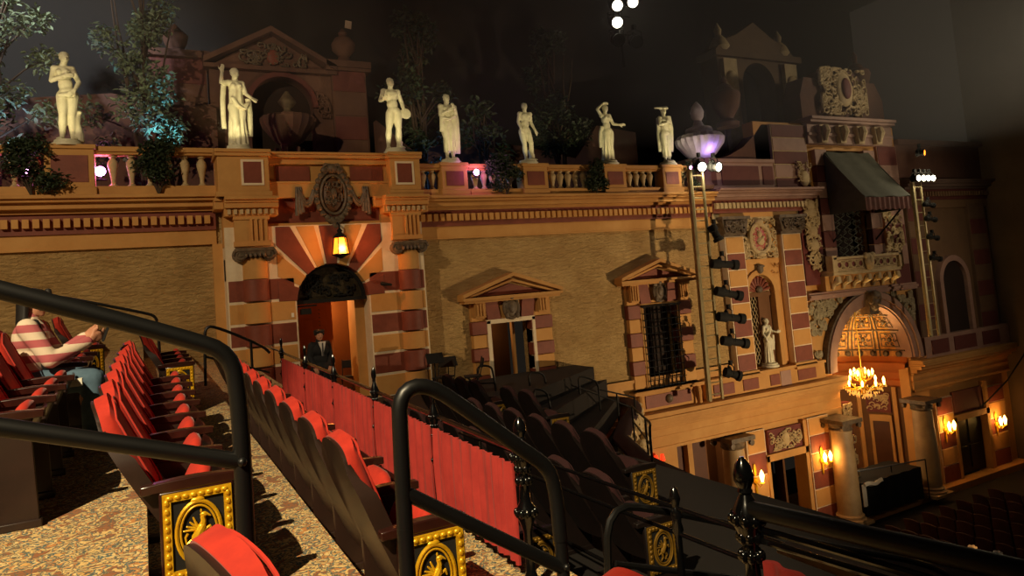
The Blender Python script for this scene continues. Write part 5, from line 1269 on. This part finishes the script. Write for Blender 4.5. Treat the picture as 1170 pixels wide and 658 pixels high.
# orchestra seats : plain at this distance
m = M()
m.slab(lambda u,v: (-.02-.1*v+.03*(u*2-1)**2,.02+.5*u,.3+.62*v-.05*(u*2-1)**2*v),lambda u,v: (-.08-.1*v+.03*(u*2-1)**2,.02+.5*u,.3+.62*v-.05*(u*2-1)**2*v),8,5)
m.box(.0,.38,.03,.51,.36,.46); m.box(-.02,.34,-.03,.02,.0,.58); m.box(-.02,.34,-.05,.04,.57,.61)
osm = mesh_of(m,(0,0,0)); osm.materials.append(SHADEVEL)
cnt = 0
for r_ in range(9):
    for k in range(13):
        x = 18.9+r_*.95; y = 8.2+k*.56
        if y > 15.6: continue
        o = bpy.data.objects.new('orchestra_seat',osm); C.objects.link(o); o.location = (x,y,0); BASE[o.name] = (x,y,0)
        tag(o,'dark orchestra seat, %s from the wall end of the %s row from the balcony' % (ORD[12-k],ORD[r_]),'seat','orchestra seats below')

# ================================================================== RAILINGS
def smooth_path(pts,it=2):
    p = [Vector(a) for a in pts]
    for _ in range(it):
        q = [p[0]]
        for i in range(len(p)-1): q += [p[i]*.75+p[i+1]*.25,p[i]*.25+p[i+1]*.75]
        p = q+[p[-1]]
    return p
PR = .0228
t = thing('aisle_handrail',(-.1,2.02,T1-.04),'thick black pipe handrail across the lower left corner','handrail')
mm = M(); mm.tube(smooth_path([(-.75,2.02,.255),(-.6,2.02,.2),(-.29,2.02,.083),(.1,2.02,-.072),(.2,2.02,-.12),(.216,2.02,-.24),(.216,2.02,-.5)]),PR,14); part(mm,'top_rail',PIPE,t)
part(M().tube([(.216,2.02,-.45),(.213,2.02,T1-.06)],PR,14),'post',PIPE,t)
mm = M(); mm.tube([(-.75,2.02,-.08),(.213,2.02,-.402)],PR*.95,14); mm.ell((.213,1.995,-.4),(.012,.012,.012),8,6); part(mm,'lower_rail',PIPE,t)
part(M().tube([(-.75,2.02,.25),(-.75,2.02,T0)],PR,12),'post',PIPE,t)
t = thing('aisle_handrail',(.9,1.97,T2),'looped black pipe handrail at the bottom centre, in front of the gilt beast medallion','handrail')
mm = M(); mm.tube(smooth_path([(.625,1.97,-.7),(.63,1.97,-.4),(.635,1.97,-.28),(.72,1.97,-.262),(.86,1.97,-.375),(1.02,1.97,-.51),(1.1,1.97,-.575),(1.118,1.97,-.66),(1.12,1.97,-.8)]),PR,14); part(mm,'top_rail',PIPE,t)
part(M().tube([(.625,1.97,-.65),(.62,1.97,T1-.04)],PR,14),'post',PIPE,t); part(M().tube([(1.12,1.97,-.75),(1.12,1.97,T2-.03)],PR*.9,14),'post',PIPE,t)
mm = M(); mm.tube([(.625,1.97,-.552),(1.12,1.97,-.885)],PR*.9,14); mm.ell((1.12,1.945,-.875),(.011,.011,.011),8,6); part(mm,'lower_rail',PIPE,t)
# velvet railing : posts, top pipe, curtain panels
CXR = 1.70
ct = lambda y: -.93+.025*(y-3.3)
def newel(x,y,zb,zt,label,s=1.0,group=None):
    t = thing('newel_post',(x,y,zb),label,'newel post',group); h = zt-zb
    pr = [(.045*s,0),(.05*s,.03),(.035*s,.06),(.022*s,.1),(.02*s,h*.34),(.03*s,h*.38),(.042*s,h*.42),(.046*s,h*.45),(.04*s,h*.48),(.026*s,h*.51),(.022*s,h*.6),(.03*s,h*.63),(.024*s,h*.66),(.03*s,h*.7),(.045*s,h*.74),(.05*s,h*.77),(.044*s,h*.8),(.03*s,h*.83),(.024*s,h*.845),(.018*s,h*.86)]
    mm = M(); mm.lathe(pr,(x,y,zb),20)
    for zc,n,rr in ((h*.45,10,.044),(h*.77,10,.048),(h*.63,8,.03),(h*.7,8,.03)):
        for k in range(n): a = 6.283*k/n; mm.ell((x+rr*s*math.cos(a),y+rr*s*math.sin(a),zb+zc),(.013*s,.013*s,.02*s),7,5)
    part(mm,'shaft',CAST,t)
    part(M().lathe([(.018*s,h*.86),(.024*s,h*.87),(.02*s,h*.885),(.03*s,h*.91),(.031*s,h*.935),(.024*s,h*.97),(.006*s,h*1.0)],(x,y,zb),20),'finial',CAST,t); return t
newel(1.72,3.36,T2+mz(3.3),-.69,'ornate black cast-iron newel post closing the right end of the long red curtain',1.15,'ornate newel posts')
newel(1.88,1.95,T2+mz(2),-.68,'large ornate black newel post with an egg finial at the lower right',1.15,'ornate newel posts')
YS = [3.42,4.62,6.0,7.45,8.9,10.5]
for k in range(5):
    y0, y1 = YS[k]+.03, YS[k+1]-.03; n = int((y1-y0)/.009); q = random.Random(k); ph = [q.uniform(0,6.28) for _ in range(4)]
    def cu(u,v,d,y0=y0,y1=y1,ph=ph):
        y = y0+(y1-y0)*u; w = .45+.3*math.sin(math.pi*min(1,v*1.1))
        return (CXR+d+w*(.017*math.sin(y*78+ph[0]+1.2*math.sin(y*9))+.010*math.sin(y*41+ph[1]+v*.8)+.008*math.sin(y*131+ph[2])),y,ct(y)-.02-.52*v+.006*math.sin(y*30+ph[3])*v)
    m = M(); m.slab(lambda u,v: cu(u,v,0),lambda u,v: cu(u,v,.012),n,7)
    single(m,'velvet_curtain',CURT,['red velvet curtain panel beside the ornate newel post, nearest the camera','second red velvet panel along the railing from the newel post','third red velvet panel along the railing from the newel post','fourth red velvet panel along the railing from the newel post','farthest red velvet panel, toward the arched doorway'][k],'curtain','red velvet panels on the railing')
    if k: 
        y = YS[k]; t = newel(CXR+.02,y,T2+mz(y),ct(y)+.26,'%s slim railing post with a round finial, counted from the newel along the curtains' % ORD[k-1],.7,'slim posts between the velvet panels')
newel(CXR+.02,10.55,T2+mz(10.5),ct(10.5)+.26,'slim railing post at the far end of the velvet curtains',.7,'slim posts between the velvet panels')
m = M(); m.tube([(CXR+.03,3.36,ct(3.36)+.05),(CXR+.03,12,ct(12)+.05)],.017,8); single(m,'curtain_rail',CAST,'glossy black pipe running above the red velvet panels','rail')
# near continuation of the front railing beyond the big newel
t = thing('front_railing',(1.88,1.0,T2),'thick black rail running right from the big newel post to the frame edge','railing')
part(M().tube([(1.88,1.93,-.86),(1.89,1.0,-.80),(1.9,.2,-.74)],.031,14),'top_rail',PIPE,t)
mm = M(); mm.tube([(1.9,1.95,-.93),(1.92,.2,-.86)],.012,8); mm.tube([(1.9,1.95,-.97),(1.92,.2,-.9)],.012,8); part(mm,'lower_rail',CAST,t)
part(M().box(1.95,2.04,1.25,1.9,-1.02,-.99),'ledge_board',PLANK,t,bevel=.005)
m = M(); m.slab(lambda u,v: (1.88+.01*math.sin(u*90)+.006*math.sin(u*51),1.9-1.6*u,-1.03+.02*u-.5*v),lambda u,v: (1.9+.01*math.sin(u*90)+.006*math.sin(u*51),1.9-1.6*u,-1.03+.02*u-.5*v),140,6)
single(m,'velvet_curtain',CURT,'red velvet panel showing only its top at the bottom right, below the thick rail','curtain','red velvet panels on the railing')
# stair guard below the gap
t = thing('stair_guard',(2.3,2.9,-2.5),'glossy black double-bar guard rail with a small finial, between the two newel posts','railing')
for z in (-1.165,-1.29,-1.62): part(M().tube([(2.3,5.6,z-.03),(2.3,.4,z+.03)],.011,8),'bar',CAST,t)
mm = M(); mm.lathe([(.035,0),(.02,.06),(.018,1.2),(.03,1.23),(.022,1.27),(.03,1.31),(.016,1.34),(.028,1.38),(.02,1.42),(.004,1.44)],(2.3,2.87,-2.5),14); part(mm,'post',CAST,t)
part(M().tube([(2.3,5.2,-2.5),(2.3,5.2,-1.2)],.015,8),'post',CAST,t)
def loop_rail(pts,lower,label,r=.025,posts=()):
    t = thing('loop_handrail',pts[0],label,'handrail','black handrails in the loge')
    part(M().tube(smooth_path(pts),r,8),'top_rail',PIPE,t)
    for l in lower: part(M().tube(l,r*.8,8),'lower_rail',PIPE,t)
    for p in posts: part(M().tube(p,r*.9,8),'post',PIPE,t)
RY = 15.5
loop_rail([(6.9,RY,-2.5),(6.94,RY,-2.05),(6.95,RY,-1.85),(7.3,RY,-1.88),(7.36,RY,-2.1),(7.4,RY,-2.9)],[[(6.92,RY,-2.25),(7.37,RY,-2.3)]],'small looped black rail standing left of the pedimented door')
loop_rail([(8.35,RY,-2.9),(8.3,RY,-2.4),(8.3,RY,-2.17),(8.7,RY,-2.22),(8.77,RY,-2.5),(8.8,RY,-3.2)],[[(8.32,RY,-2.55),(8.77,RY,-2.62)]],'small looped black rail standing right of the pedimented door')
loop_rail([(7.85,14.4,-2.9),(7.8,14.4,-2.5),(7.85,14.4,-2.4),(8.15,14.4,-2.5),(8.2,14.4,-2.8),(8.2,14.4,-3.2)],[],'lowest looped black rail in front of the pedimented door')
loop_rail([(9.75,RY,-3.2),(9.72,RY,-2.7),(9.72,RY,-2.42),(10.2,RY,-2.6),(10.3,RY,-2.75),(10.3,RY,-3.0)],[[(9.75,RY,-2.75),(11.35,RY,-3.5)],[(10.28,RY,-2.85),(11.4,RY,-3.22)]],'sloping black stair rail at the end of the balcony',.025,[[(10.3,RY,-2.85),(10.3,RY,-3.6)],[(10.85,RY,-3.05),(10.85,RY,-3.8)],[(11.4,RY,-3.2),(11.4,RY,-3.9)]])
m = M(); 
loop_rail([(8.6,11.3,-4.0),(8.6,11.3,-3.0),(8.65,11.3,-2.9),(9.2,12.2,-3.0),(10.2,14.0,-3.1)],[[(8.6,11.3,-3.3),(10.2,14.0,-3.45)]],'dark curved rail along the balcony front',.025,[[(9.2,12.2,-3.0),(9.2,12.2,-4.0)],[(10.2,14.0,-3.1),(10.2,14.0,-4.0)]])
loop_rail([(1.95,3.0,-1.5),(1.98,3.0,-1.12),(2.3,3.02,-1.2),(3.6,3.1,-1.72),(4.9,3.2,-2.2),(5.0,3.2,-2.5)],[[(2.0,3.0,-1.4),(4.9,3.2,-2.45)]],'dark stair handrail descending below the velvet railing',.02)
loop_rail([(3.0,1.9,-2.5),(3.02,1.9,-1.45),(3.2,1.9,-1.42),(4.6,2.1,-1.75),(4.7,2.1,-2.5)],[[(3.02,1.9,-1.8),(4.65,2.1,-2.1)]],'dark loop rail just behind the big newel post',.02)
# rails on the far left flight and by the doorway
loop_rail([(-1.1,12,.35),(-.95,12,.32),(.02,12,.02),(.17,12,-.04),(.2,12,-.2),(.2,12,-1.2)],[],'thin black rail seen just above the thick left handrail',.022,[[(-.6,12,.22),(-.6,12,-.9)]])
loop_rail([(.78,11.6,-1.3),(.8,11.6,-.5),(.82,11.6,-.25),(1.0,11.6,-.29),(1.6,11.6,-.62),(1.72,11.6,-.75)],[[(.8,11.6,-.7),(1.7,11.6,-1.05)]],'thin black stair rail dropping toward the far end of the velvet curtains',.022,[[(1.45,11.6,-.55),(1.45,11.6,-1.4)]])
# folded chairs and stands left of the pedimented door
def folding_chair(x,y,z,rz,label):
    t = thing('folding_chair',(x,y,z),label,'chair','black folding chairs by the doorway'); Q = Matrix.Rotation(rz,3,'Z'); g = lambda a,b,c: Vector((x,y,z))+Q@Vector((a,b,c))
    for s_ in (-.22,.22):
        part(M().tube([g(-.2,s_,0),g(.12,s_,.46),g(.24,s_,.88)],.014,6),'leg',BLACK,t); part(M().tube([g(.26,s_,0),g(-.16,s_,.45)],.014,6),'leg',BLACK,t)
    part(M().boxr(g(-.02,0,.46),(.4,.42,.035),Q),'seat',BLACK,t,bevel=.01); part(M().boxr(g(.22,0,.76),(.035,.44,.2),Q@Matrix.Rotation(R(12),3,'Y')),'backrest',BLACK,t,bevel=.01)
folding_chair(6.25,15.9,-2.5,R(40),'black folding chair nearest the right column of the arched doorway')
folding_chair(6.75,15.3,-2.5,R(-20),'black folding chair right of the first one, left of the small looped rail')
struct(M().box(3.0,5.4,18.0,20.3,-2.7,-2.5),'floor_passage',FLOORD)
folding_chair(4.75,18.7,-2.5,R(70),'black chair just inside the arched doorway behind the man')
def stand(x,y,z,label,h):
    t = thing('music_stand',(x,y,z),label,'stand','black stands by the doorway')
    part(M().tube([(x,y,z),(x+.03,y,z+h)],.014,6),'pole',BLACK,t)
    for k in range(3): a = k*2.1+.3; part(M().tube([(x,y,z+.18),(x+.26*math.cos(a),y+.26*math.sin(a),z)],.011,5),'leg',BLACK,t)
    part(M().boxr((x+.03,y-.03,z+h),(.42,.02,.26),Matrix.Rotation(R(-30),3,'X')),'desk',BLACK,t,bevel=.005)
stand(5.9,15.6,-2.5,'tall black stand in front of the right column of the doorway',.95); stand(6.55,16.4,-2.5,'short black stand among the folding chairs',.75)
# a dark wall lamp and plate on the portal
single(M().box(3.1,3.16,17.33,17.39,-.35,-.25),'wall_plate',PAPER,'small pale plate on the ochre block left of the arched doorway','plate')
t = thing('wall_camera',(5.35,17.3,.1),'small dark camera on the ochre block right of the doorway','camera')
mm = M(); mm.cap((5.3,17.2,.28),.05,(5.5,17.15,.24),.035,10); part(mm,'body',BLACK,t); part(M().tube([(5.3,17.4,.32),(5.32,17.22,.28)],.02,6),'arm',BLACK,t)
t = thing('wall_speaker',(3.5,17.6,-.32),'small dark lamp bracketed under the lunette at the left','lamp')
part(M().box(3.36,3.6,17.5,17.7,-.32,-.18),'body',BLACK,t,bevel=.01); part(M().tube([(3.3,17.6,-.12),(3.75,17.6,-.12)],.02,6),'bracket',BLACK,t)

# ================================================================== PEOPLE
def seated(H=1.62,arms=None,look=(-.3,-1,-.1),hair='bun',fem=True):
    return dict(fem=fem,hip=0,sh=0,hair=hair,look=look,head=(0,-.03,.925),la=arms[0],ra=arms[1],ll=((-.07,-.27,.51),(-.07,-.26,.25)),rl=((.07,-.27,.51),(.07,-.26,.25)),llf=(-.1,-1,0),rlf=(.1,-1,0))
def garment_top(P,r,Z,pose,k=1.0,fem=True,long=.5):
    m = M(); sx = pose.get('sh',0); w = .074 if fem else .088
    m.ell(P((0,0,.53)),(r(.095*k),r(.075*k),r(.07)),14,10,Z); m.ell(P((0,0,.63)),(r(.08*k),r(.064*k),r(.1)),14,10,Z); m.ell(P((0,-.005,.745)),(r((w+.014)*k),r(.075*k),r(.09)),14,10,Z)
    m.cap(P((-w,0,.795)),r(.045*k),P((w,0,.795)),r(.045*k),10); m.cap(P((0,.0,.82)),r(.045),P((0,.004,.858)),r(.04),10)
    for s,key in ((-1,'la'),(1,'ra')):
        el,hn = pose[key]; sh = (s*(w+.012),0,.8); wr = [el[i]*.1+hn[i]*.9 for i in range(3)]
        m.cap(P(sh),r(.044*k),P(el),r(.036*k),12); m.cap(P(el),r(.036*k),P(wr),r(.027*k),12)
    return m
def garment_legs(P,r,pose,k=1.0):
    m = M(); m.ell(P((0,0,.52)),(r(.093*k),r(.076*k),r(.075)),14,10)
    for s,key in ((-1,'ll'),(1,'rl')):
        kn,an = pose[key]; m.cap(P((s*.048,0,.51)),r(.068*k),P(kn),r(.05*k),12); m.cap(P(kn),r(.05*k),P([an[0],an[1],an[2]+.01]),r(.036*k),12)
    return m
def shoes(P,r,pose):
    m = M()
    for key in ('ll','rl'):
        an = pose[key][1]; f = Vector(pose.get(key+'f',(0,-1,0))).normalized(); a = Vector(an)+Vector((0,.025,-.028)); m.cap(P(a),r(.03),P(Vector(an)+f*.11+Vector((0,0,-.034))),r(.024),10); m.cap(P(an),r(.034),P(a),r(.03),10)
    return m
def stripe_mat():
    m = mat('striped_knit',(214,190,170),None,1,.95); nt = m.node_tree; b = nt.nodes['Principled BSDF']
    tc = [n for n in nt.nodes if n.type == 'TEX_COORD'][0]; wv = nt.nodes.new('ShaderNodeTexWave'); wv.bands_direction = 'Z'; wv.inputs['Scale'].default_value = 2.5; wv.inputs['Distortion'].default_value = .4
    rp = nt.nodes.new('ShaderNodeValToRGB'); rp.color_ramp.interpolation = 'CONSTANT'; rp.color_ramp.elements[0].color = srgb((220,200,176)); rp.color_ramp.elements[1].position = .5; rp.color_ramp.elements[1].color = srgb((178,92,96))
    nt.links.new(tc.outputs['Object'],wv.inputs['Vector']); nt.links.new(wv.outputs['Fac'],rp.inputs['Fac']); nt.links.new(rp.outputs['Color'],b.inputs['Base Color']); return m
def person(base,H,pose,rot,label,topm,legm,shoem,seat=True,fem=True,k=1.0,group=None,hairm=None):
    t = thing('person',base,label,'person',group); o = (base[0],base[1],base[2]-(.215*H if seat else 0))
    m,P,r,Z = figure(o,H,pose,rot); fused(m,.011,'body',SKIN,t,smooth_it=1)
    fused(garment_top(P,r,Z,pose,k,fem),.012,'top',topm,t); fused(garment_legs(P,r,pose,k),.013,'trousers',legm,t); fused(shoes(P,r,pose),.01,'shoes',shoem,t)
    hm = M(); hd = pose.get('head'); look = Vector(pose['look']).normalized(); c = Vector(hd)
    for i in range(60):
        a = i*2.4; q = (i % 12)/12; d = Vector((math.cos(a)*.05,math.sin(a)*.056,.01+.05*q)); 
        if d.dot(look) > .02 and d.z < .04: continue
        hm.ell(P(c+d),r(.017),7,5)
    if fem:
        for i in range(30):
            a = i*.095+.15; hm.cap(P(c+Vector((.05*math.cos(a),.03+.035*math.sin(a),.01))),r(.018),P(c+Vector((.062*math.cos(a),.035+.04*math.sin(a),-.11))),r(.014),6)
    hm.ell(P(c+Vector((0,.016,.03))),(r(.054),r(.056),r(.045)),12,8); fused(hm,.009,'hair',hairm or HAIR,t,smooth_it=2)
    return t,P,r
wp = seated(1.62,[((-.14,-.1,.63),(-.035,-.27,.71)),((.13,-.12,.64),(.03,-.25,.735))],(-.45,-1,-.15))
WX, WY = -.84, 7.15
wt,P,r = person((WX,WY,T0+mz(7.1)+.015),1.62,wp,R(90),'seated person in a pink and cream striped sweater and jeans, hands raised',stripe_mat(),DENIM,BLACK)
mm = M(); mm.cap(P((-.06,-.03,.82)),r(.022),P((-.05,-.075,.6)),r(.022),10); mm.cap(P((.06,-.03,.82)),r(.022),P((.05,-.075,.6)),r(.022),10); fused(mm,.014,'dark_scarf',BLACK,wt)
single(M().boxr(P((0,-.34,.74)),(.02,.09,.15),Matrix.Rotation(R(20),3,'Y')),'phone',BLACK,'dark phone held up in the hands of the seated person in stripes','phone')
single(M().boxr((-.5,6.75,-.5),(.1,.09,.06)),'snack_box',PAPER,'small pale box by the lap of the seated person in stripes','box')
MX, MY = 3.62, 16.95
mp = dict(fem=False,hip=0,sh=0,hair='short',look=(-.15,-1,-.05),head=(0,-.012,.925),la=((-.135,.01,.66),(-.1,-.05,.53)),ra=((.135,.01,.66),(.1,-.05,.53)),ll=((-.055,-.01,.28),(-.06,0,.045)),rl=((.055,-.01,.28),(.06,0,.045)))
mt_,P,r = person((MX,MY,-2.5),1.82,mp,R(12),'person in a black suit, white shirt and dark tie standing in the arched doorway',SUIT,SUIT,BLACK,False,False,1.06)
mm = M(); mm.slab(lambda u,v: P(((u-.5)*(.09*v+.004),-.088-.006*math.sin(v*2),.66+.185*v)),lambda u,v: P(((u-.5)*(.09*v+.004),-.07,.66+.185*v)),6,6); part(mm,'shirt_front',WHITE,mt_)
mm = M(); mm.slab(lambda u,v: P(((u-.5)*(.022-.008*v),-.098-.003*math.sin(v*3),.66+.17*v)),lambda u,v: P(((u-.5)*(.022-.008*v),-.09,.66+.17*v)),3,5); part(mm,'tie',GREYTIE,mt_)
for k,(x,y,l,c_) in enumerate(((19.75,12.2,'audience person with light hair seated in the dark orchestra at the bottom right',HAIR),(19.85,11.6,'audience person in a pale top beside the light-haired one, bottom right',HAIR),(20.0,10.5,'audience person at the right frame edge in the dark orchestra',HAIR))):
    pp = seated(1.65,[((-.13,-.04,.64),(-.06,-.16,.56)),((.13,-.04,.64),(.06,-.16,.56))],(-.1,-1,0),'short',k != 1)
    person((x,y,-9.43),1.7,pp,R(90),l,WHITE if k else mat('pale_shirt',(220,196,150),None,1,.9),BLACK,BLACK,True,k != 1,1,'people seated in the orchestra',mat('light_hair',(214,176,118),(180,140,88),12,.6) if k != 1 else None)

# ================================================================== LIGHT
def lamp(kind,name,p,col,e,target=None,size=.1,angle=45,blend=.3):
    l = bpy.data.lights.new(name,kind); l.color = col; l.energy = e
    if kind in ('POINT','SPOT'): l.shadow_soft_size = size
    if kind == 'SPOT': l.spot_size = R(angle); l.spot_blend = blend
    o = bpy.data.objects.new(name,l); C.objects.link(o); o.location = (p[0],p[1],p[2]+ZO)
    if target: o.rotation_euler = (Vector(target)-Vector(p)).to_track_quat('-Z','Y').to_euler()
    return o
WARM = (1,.66,.30)
lamp('SPOT','house_spot_rear',(-8.2,3,8.5),(1,.76,.46),5000,(1.0,20.2,.2),.12,60,.6)
lamp('SPOT','house_spot_stage',(21.6,4.5,-5.8),(1,.71,.39),5600,(15.2,18,-3.2),.12,78,.95)
lamp('SPOT','mezzanine_spot',(-5.8,-2.5,8),(1,.80,.48),10500,(.1,4.7,-1.2),.06,33,.45)
lamp('POINT','lantern_lamp',(4.31,16.95,1.2),(1,.28,.05),120,None,.08)
lamp('POINT','passage_lamp',(4.1,19.5,-.1),(1,.42,.11),110,None,.1)
lamp('POINT','chandelier_lamp',(22.9,17.6,-4.2),(1,.62,.22),130,None,.3)
lamp('SPOT','apse_fill',(24.45,18.6,-4.2),(1,.62,.22),420,(24.45,19.6,-2.2),.3,150,.6)  # unseen upward fill added to brighten the half dome
for x,z in ((17.7,-6.85),(20.92,-6.8),(28.1,-6.9),(31.6,-7.2)): lamp('POINT','sconce_lamp',(x,17.45,z),(1,.45,.12),28,None,.08)
for k,(x,z,e) in enumerate(((-1.3,3.7,150),(2.14,3.65,150),(5.98,3.65,120),(7.62,3.4,90),(10.05,3.4,75),(12.92,3.4,90),(15.22,3.4,80))):
    lamp('SPOT','statue_uplight',(x-.5,15.9,z+.1),(1,.86,.44),e*.85,(x,17.7,z+1.05),.06,44,.4)
lamp('SPOT','tree_light',(1.1,18.6,2.7),(.2,.66,1),620,(-.1,19.3,6.7),.1,34,.7)
lamp('SPOT','tree_light',(-3.6,18.2,2.8),(.4,.66,1),420,(-2.9,19.2,5.6),.1,70,.6)
lamp('POINT','blue_lamp',(8.15,18.5,3.1),(.1,.35,1),18,None,.05)
for p in ((-.72,17.9,3.25),(-2.15,18.1,3.3),(8.25,17.25,3.2)): lamp('POINT','pink_lamp',p,(1,.25,.9),9,None,.05)
lamp('POINT','urn_lamp',(16.4,16.9,3.7),(.5,.3,1),14,None,.08)
for p in ((15.65,16.3,3.1),(26.35,15.9,2.8)): lamp('POINT','ladder_lamp',p,(1,.85,.55),60,None,.1)
lamp('SPOT','right_wall_fill',(29,7,0),(1,.76,.5),750,(26,18,-1),.3,80,1)  # added fill for the box and right pavilion, no fixture there
lamp('POINT','recess_fill',(24.3,18.9,-6.3),(1,.7,.36),45,None,.2)  # added fill to lift the dark apse wall
lamp('POINT','recess_fill',(16.0,18.8,-5.9),(1,.62,.28),22,None,.2)  # added fill to lift the brown door leaves
# thin stage haze hanging under the ceiling
def haze(name,x0,x1,y0,y1,z0,z1,d):
    mt = bpy.data.materials.new(name); mt.use_nodes = True; nt = mt.node_tree; nt.nodes.clear()
    o = nt.nodes.new('ShaderNodeOutputMaterial'); v = nt.nodes.new('ShaderNodeVolumeScatter'); v.inputs['Density'].default_value = d; v.inputs['Anisotropy'].default_value = .2
    nt.links.new(v.outputs['Volume'],o.inputs['Volume'])
    ob = single(M().box(x0,x1,y0,y1,z0,z1),name,mt,'thin stage haze hanging in the air under the dark ceiling','haze'); ob['kind'] = 'stuff'
haze('stage_haze',-8.6,33,8,17.05,3.8,12.9,.016)
lamp('SPOT','haze_fill_left',(-7.0,11.5,12.0),(.9,.93,.96),13000,(-3.2,20,8.6),.3,38,.9)  # unseen light added to make the left haze show
lamp('SPOT','haze_fill_right',(31.5,11,7.0),(1,.82,.55),1700,(21,15.5,6.8),.3,80,.9)  # unseen light added to make the right haze show
lamp('POINT','vestibule_fill',(9.2,19.3,-1.2),(1,.6,.25),7,None,.1)  # added to brighten the unlit room behind the pedimented door
lamp('SPOT','audience_fill',(23,15.5,-5.5),(1,.8,.55),120,(19.8,11.5,-8.4),.1,30,.8)  # unseen spot added to pick out the seated audience
w = bpy.data.worlds.new('World'); bpy.context.scene.world = w; w.use_nodes = True
w.node_tree.nodes['Background'].inputs['Color'].default_value = (.010,.008,.006,1); w.node_tree.nodes['Background'].inputs['Strength'].default_value = 1
# ================================================================== CAMERA
cam = bpy.data.cameras.new('camera'); co = bpy.data.objects.new('camera',cam); C.objects.link(co)
yaw, pit, rol = R(62.24), R(4.12), R(4.615)
f = Vector((math.cos(yaw)*math.cos(pit),math.sin(yaw)*math.cos(pit),math.sin(pit))); rt = Vector((math.sin(yaw),-math.cos(yaw),0)); up = rt.cross(f)
rt, up = rt*math.cos(rol)-up*math.sin(rol), rt*math.sin(rol)+up*math.cos(rol)
mx = Matrix((rt,up,-f)).transposed().to_4x4(); mx.translation = (0,0,ZO); co.matrix_world = mx
cam.sensor_width = 36; cam.lens = 811/1170*36; cam.shift_y = -(329-266.4)/1170; cam.clip_start = .05; cam.clip_end = 200
sc = bpy.context.scene; sc.camera = co
sc.view_settings.view_transform = 'Standard'; sc.view_settings.look = 'None'; sc.view_settings.gamma = 1; sc.view_settings.use_curve_mapping = False; sc.view_settings.exposure = 0
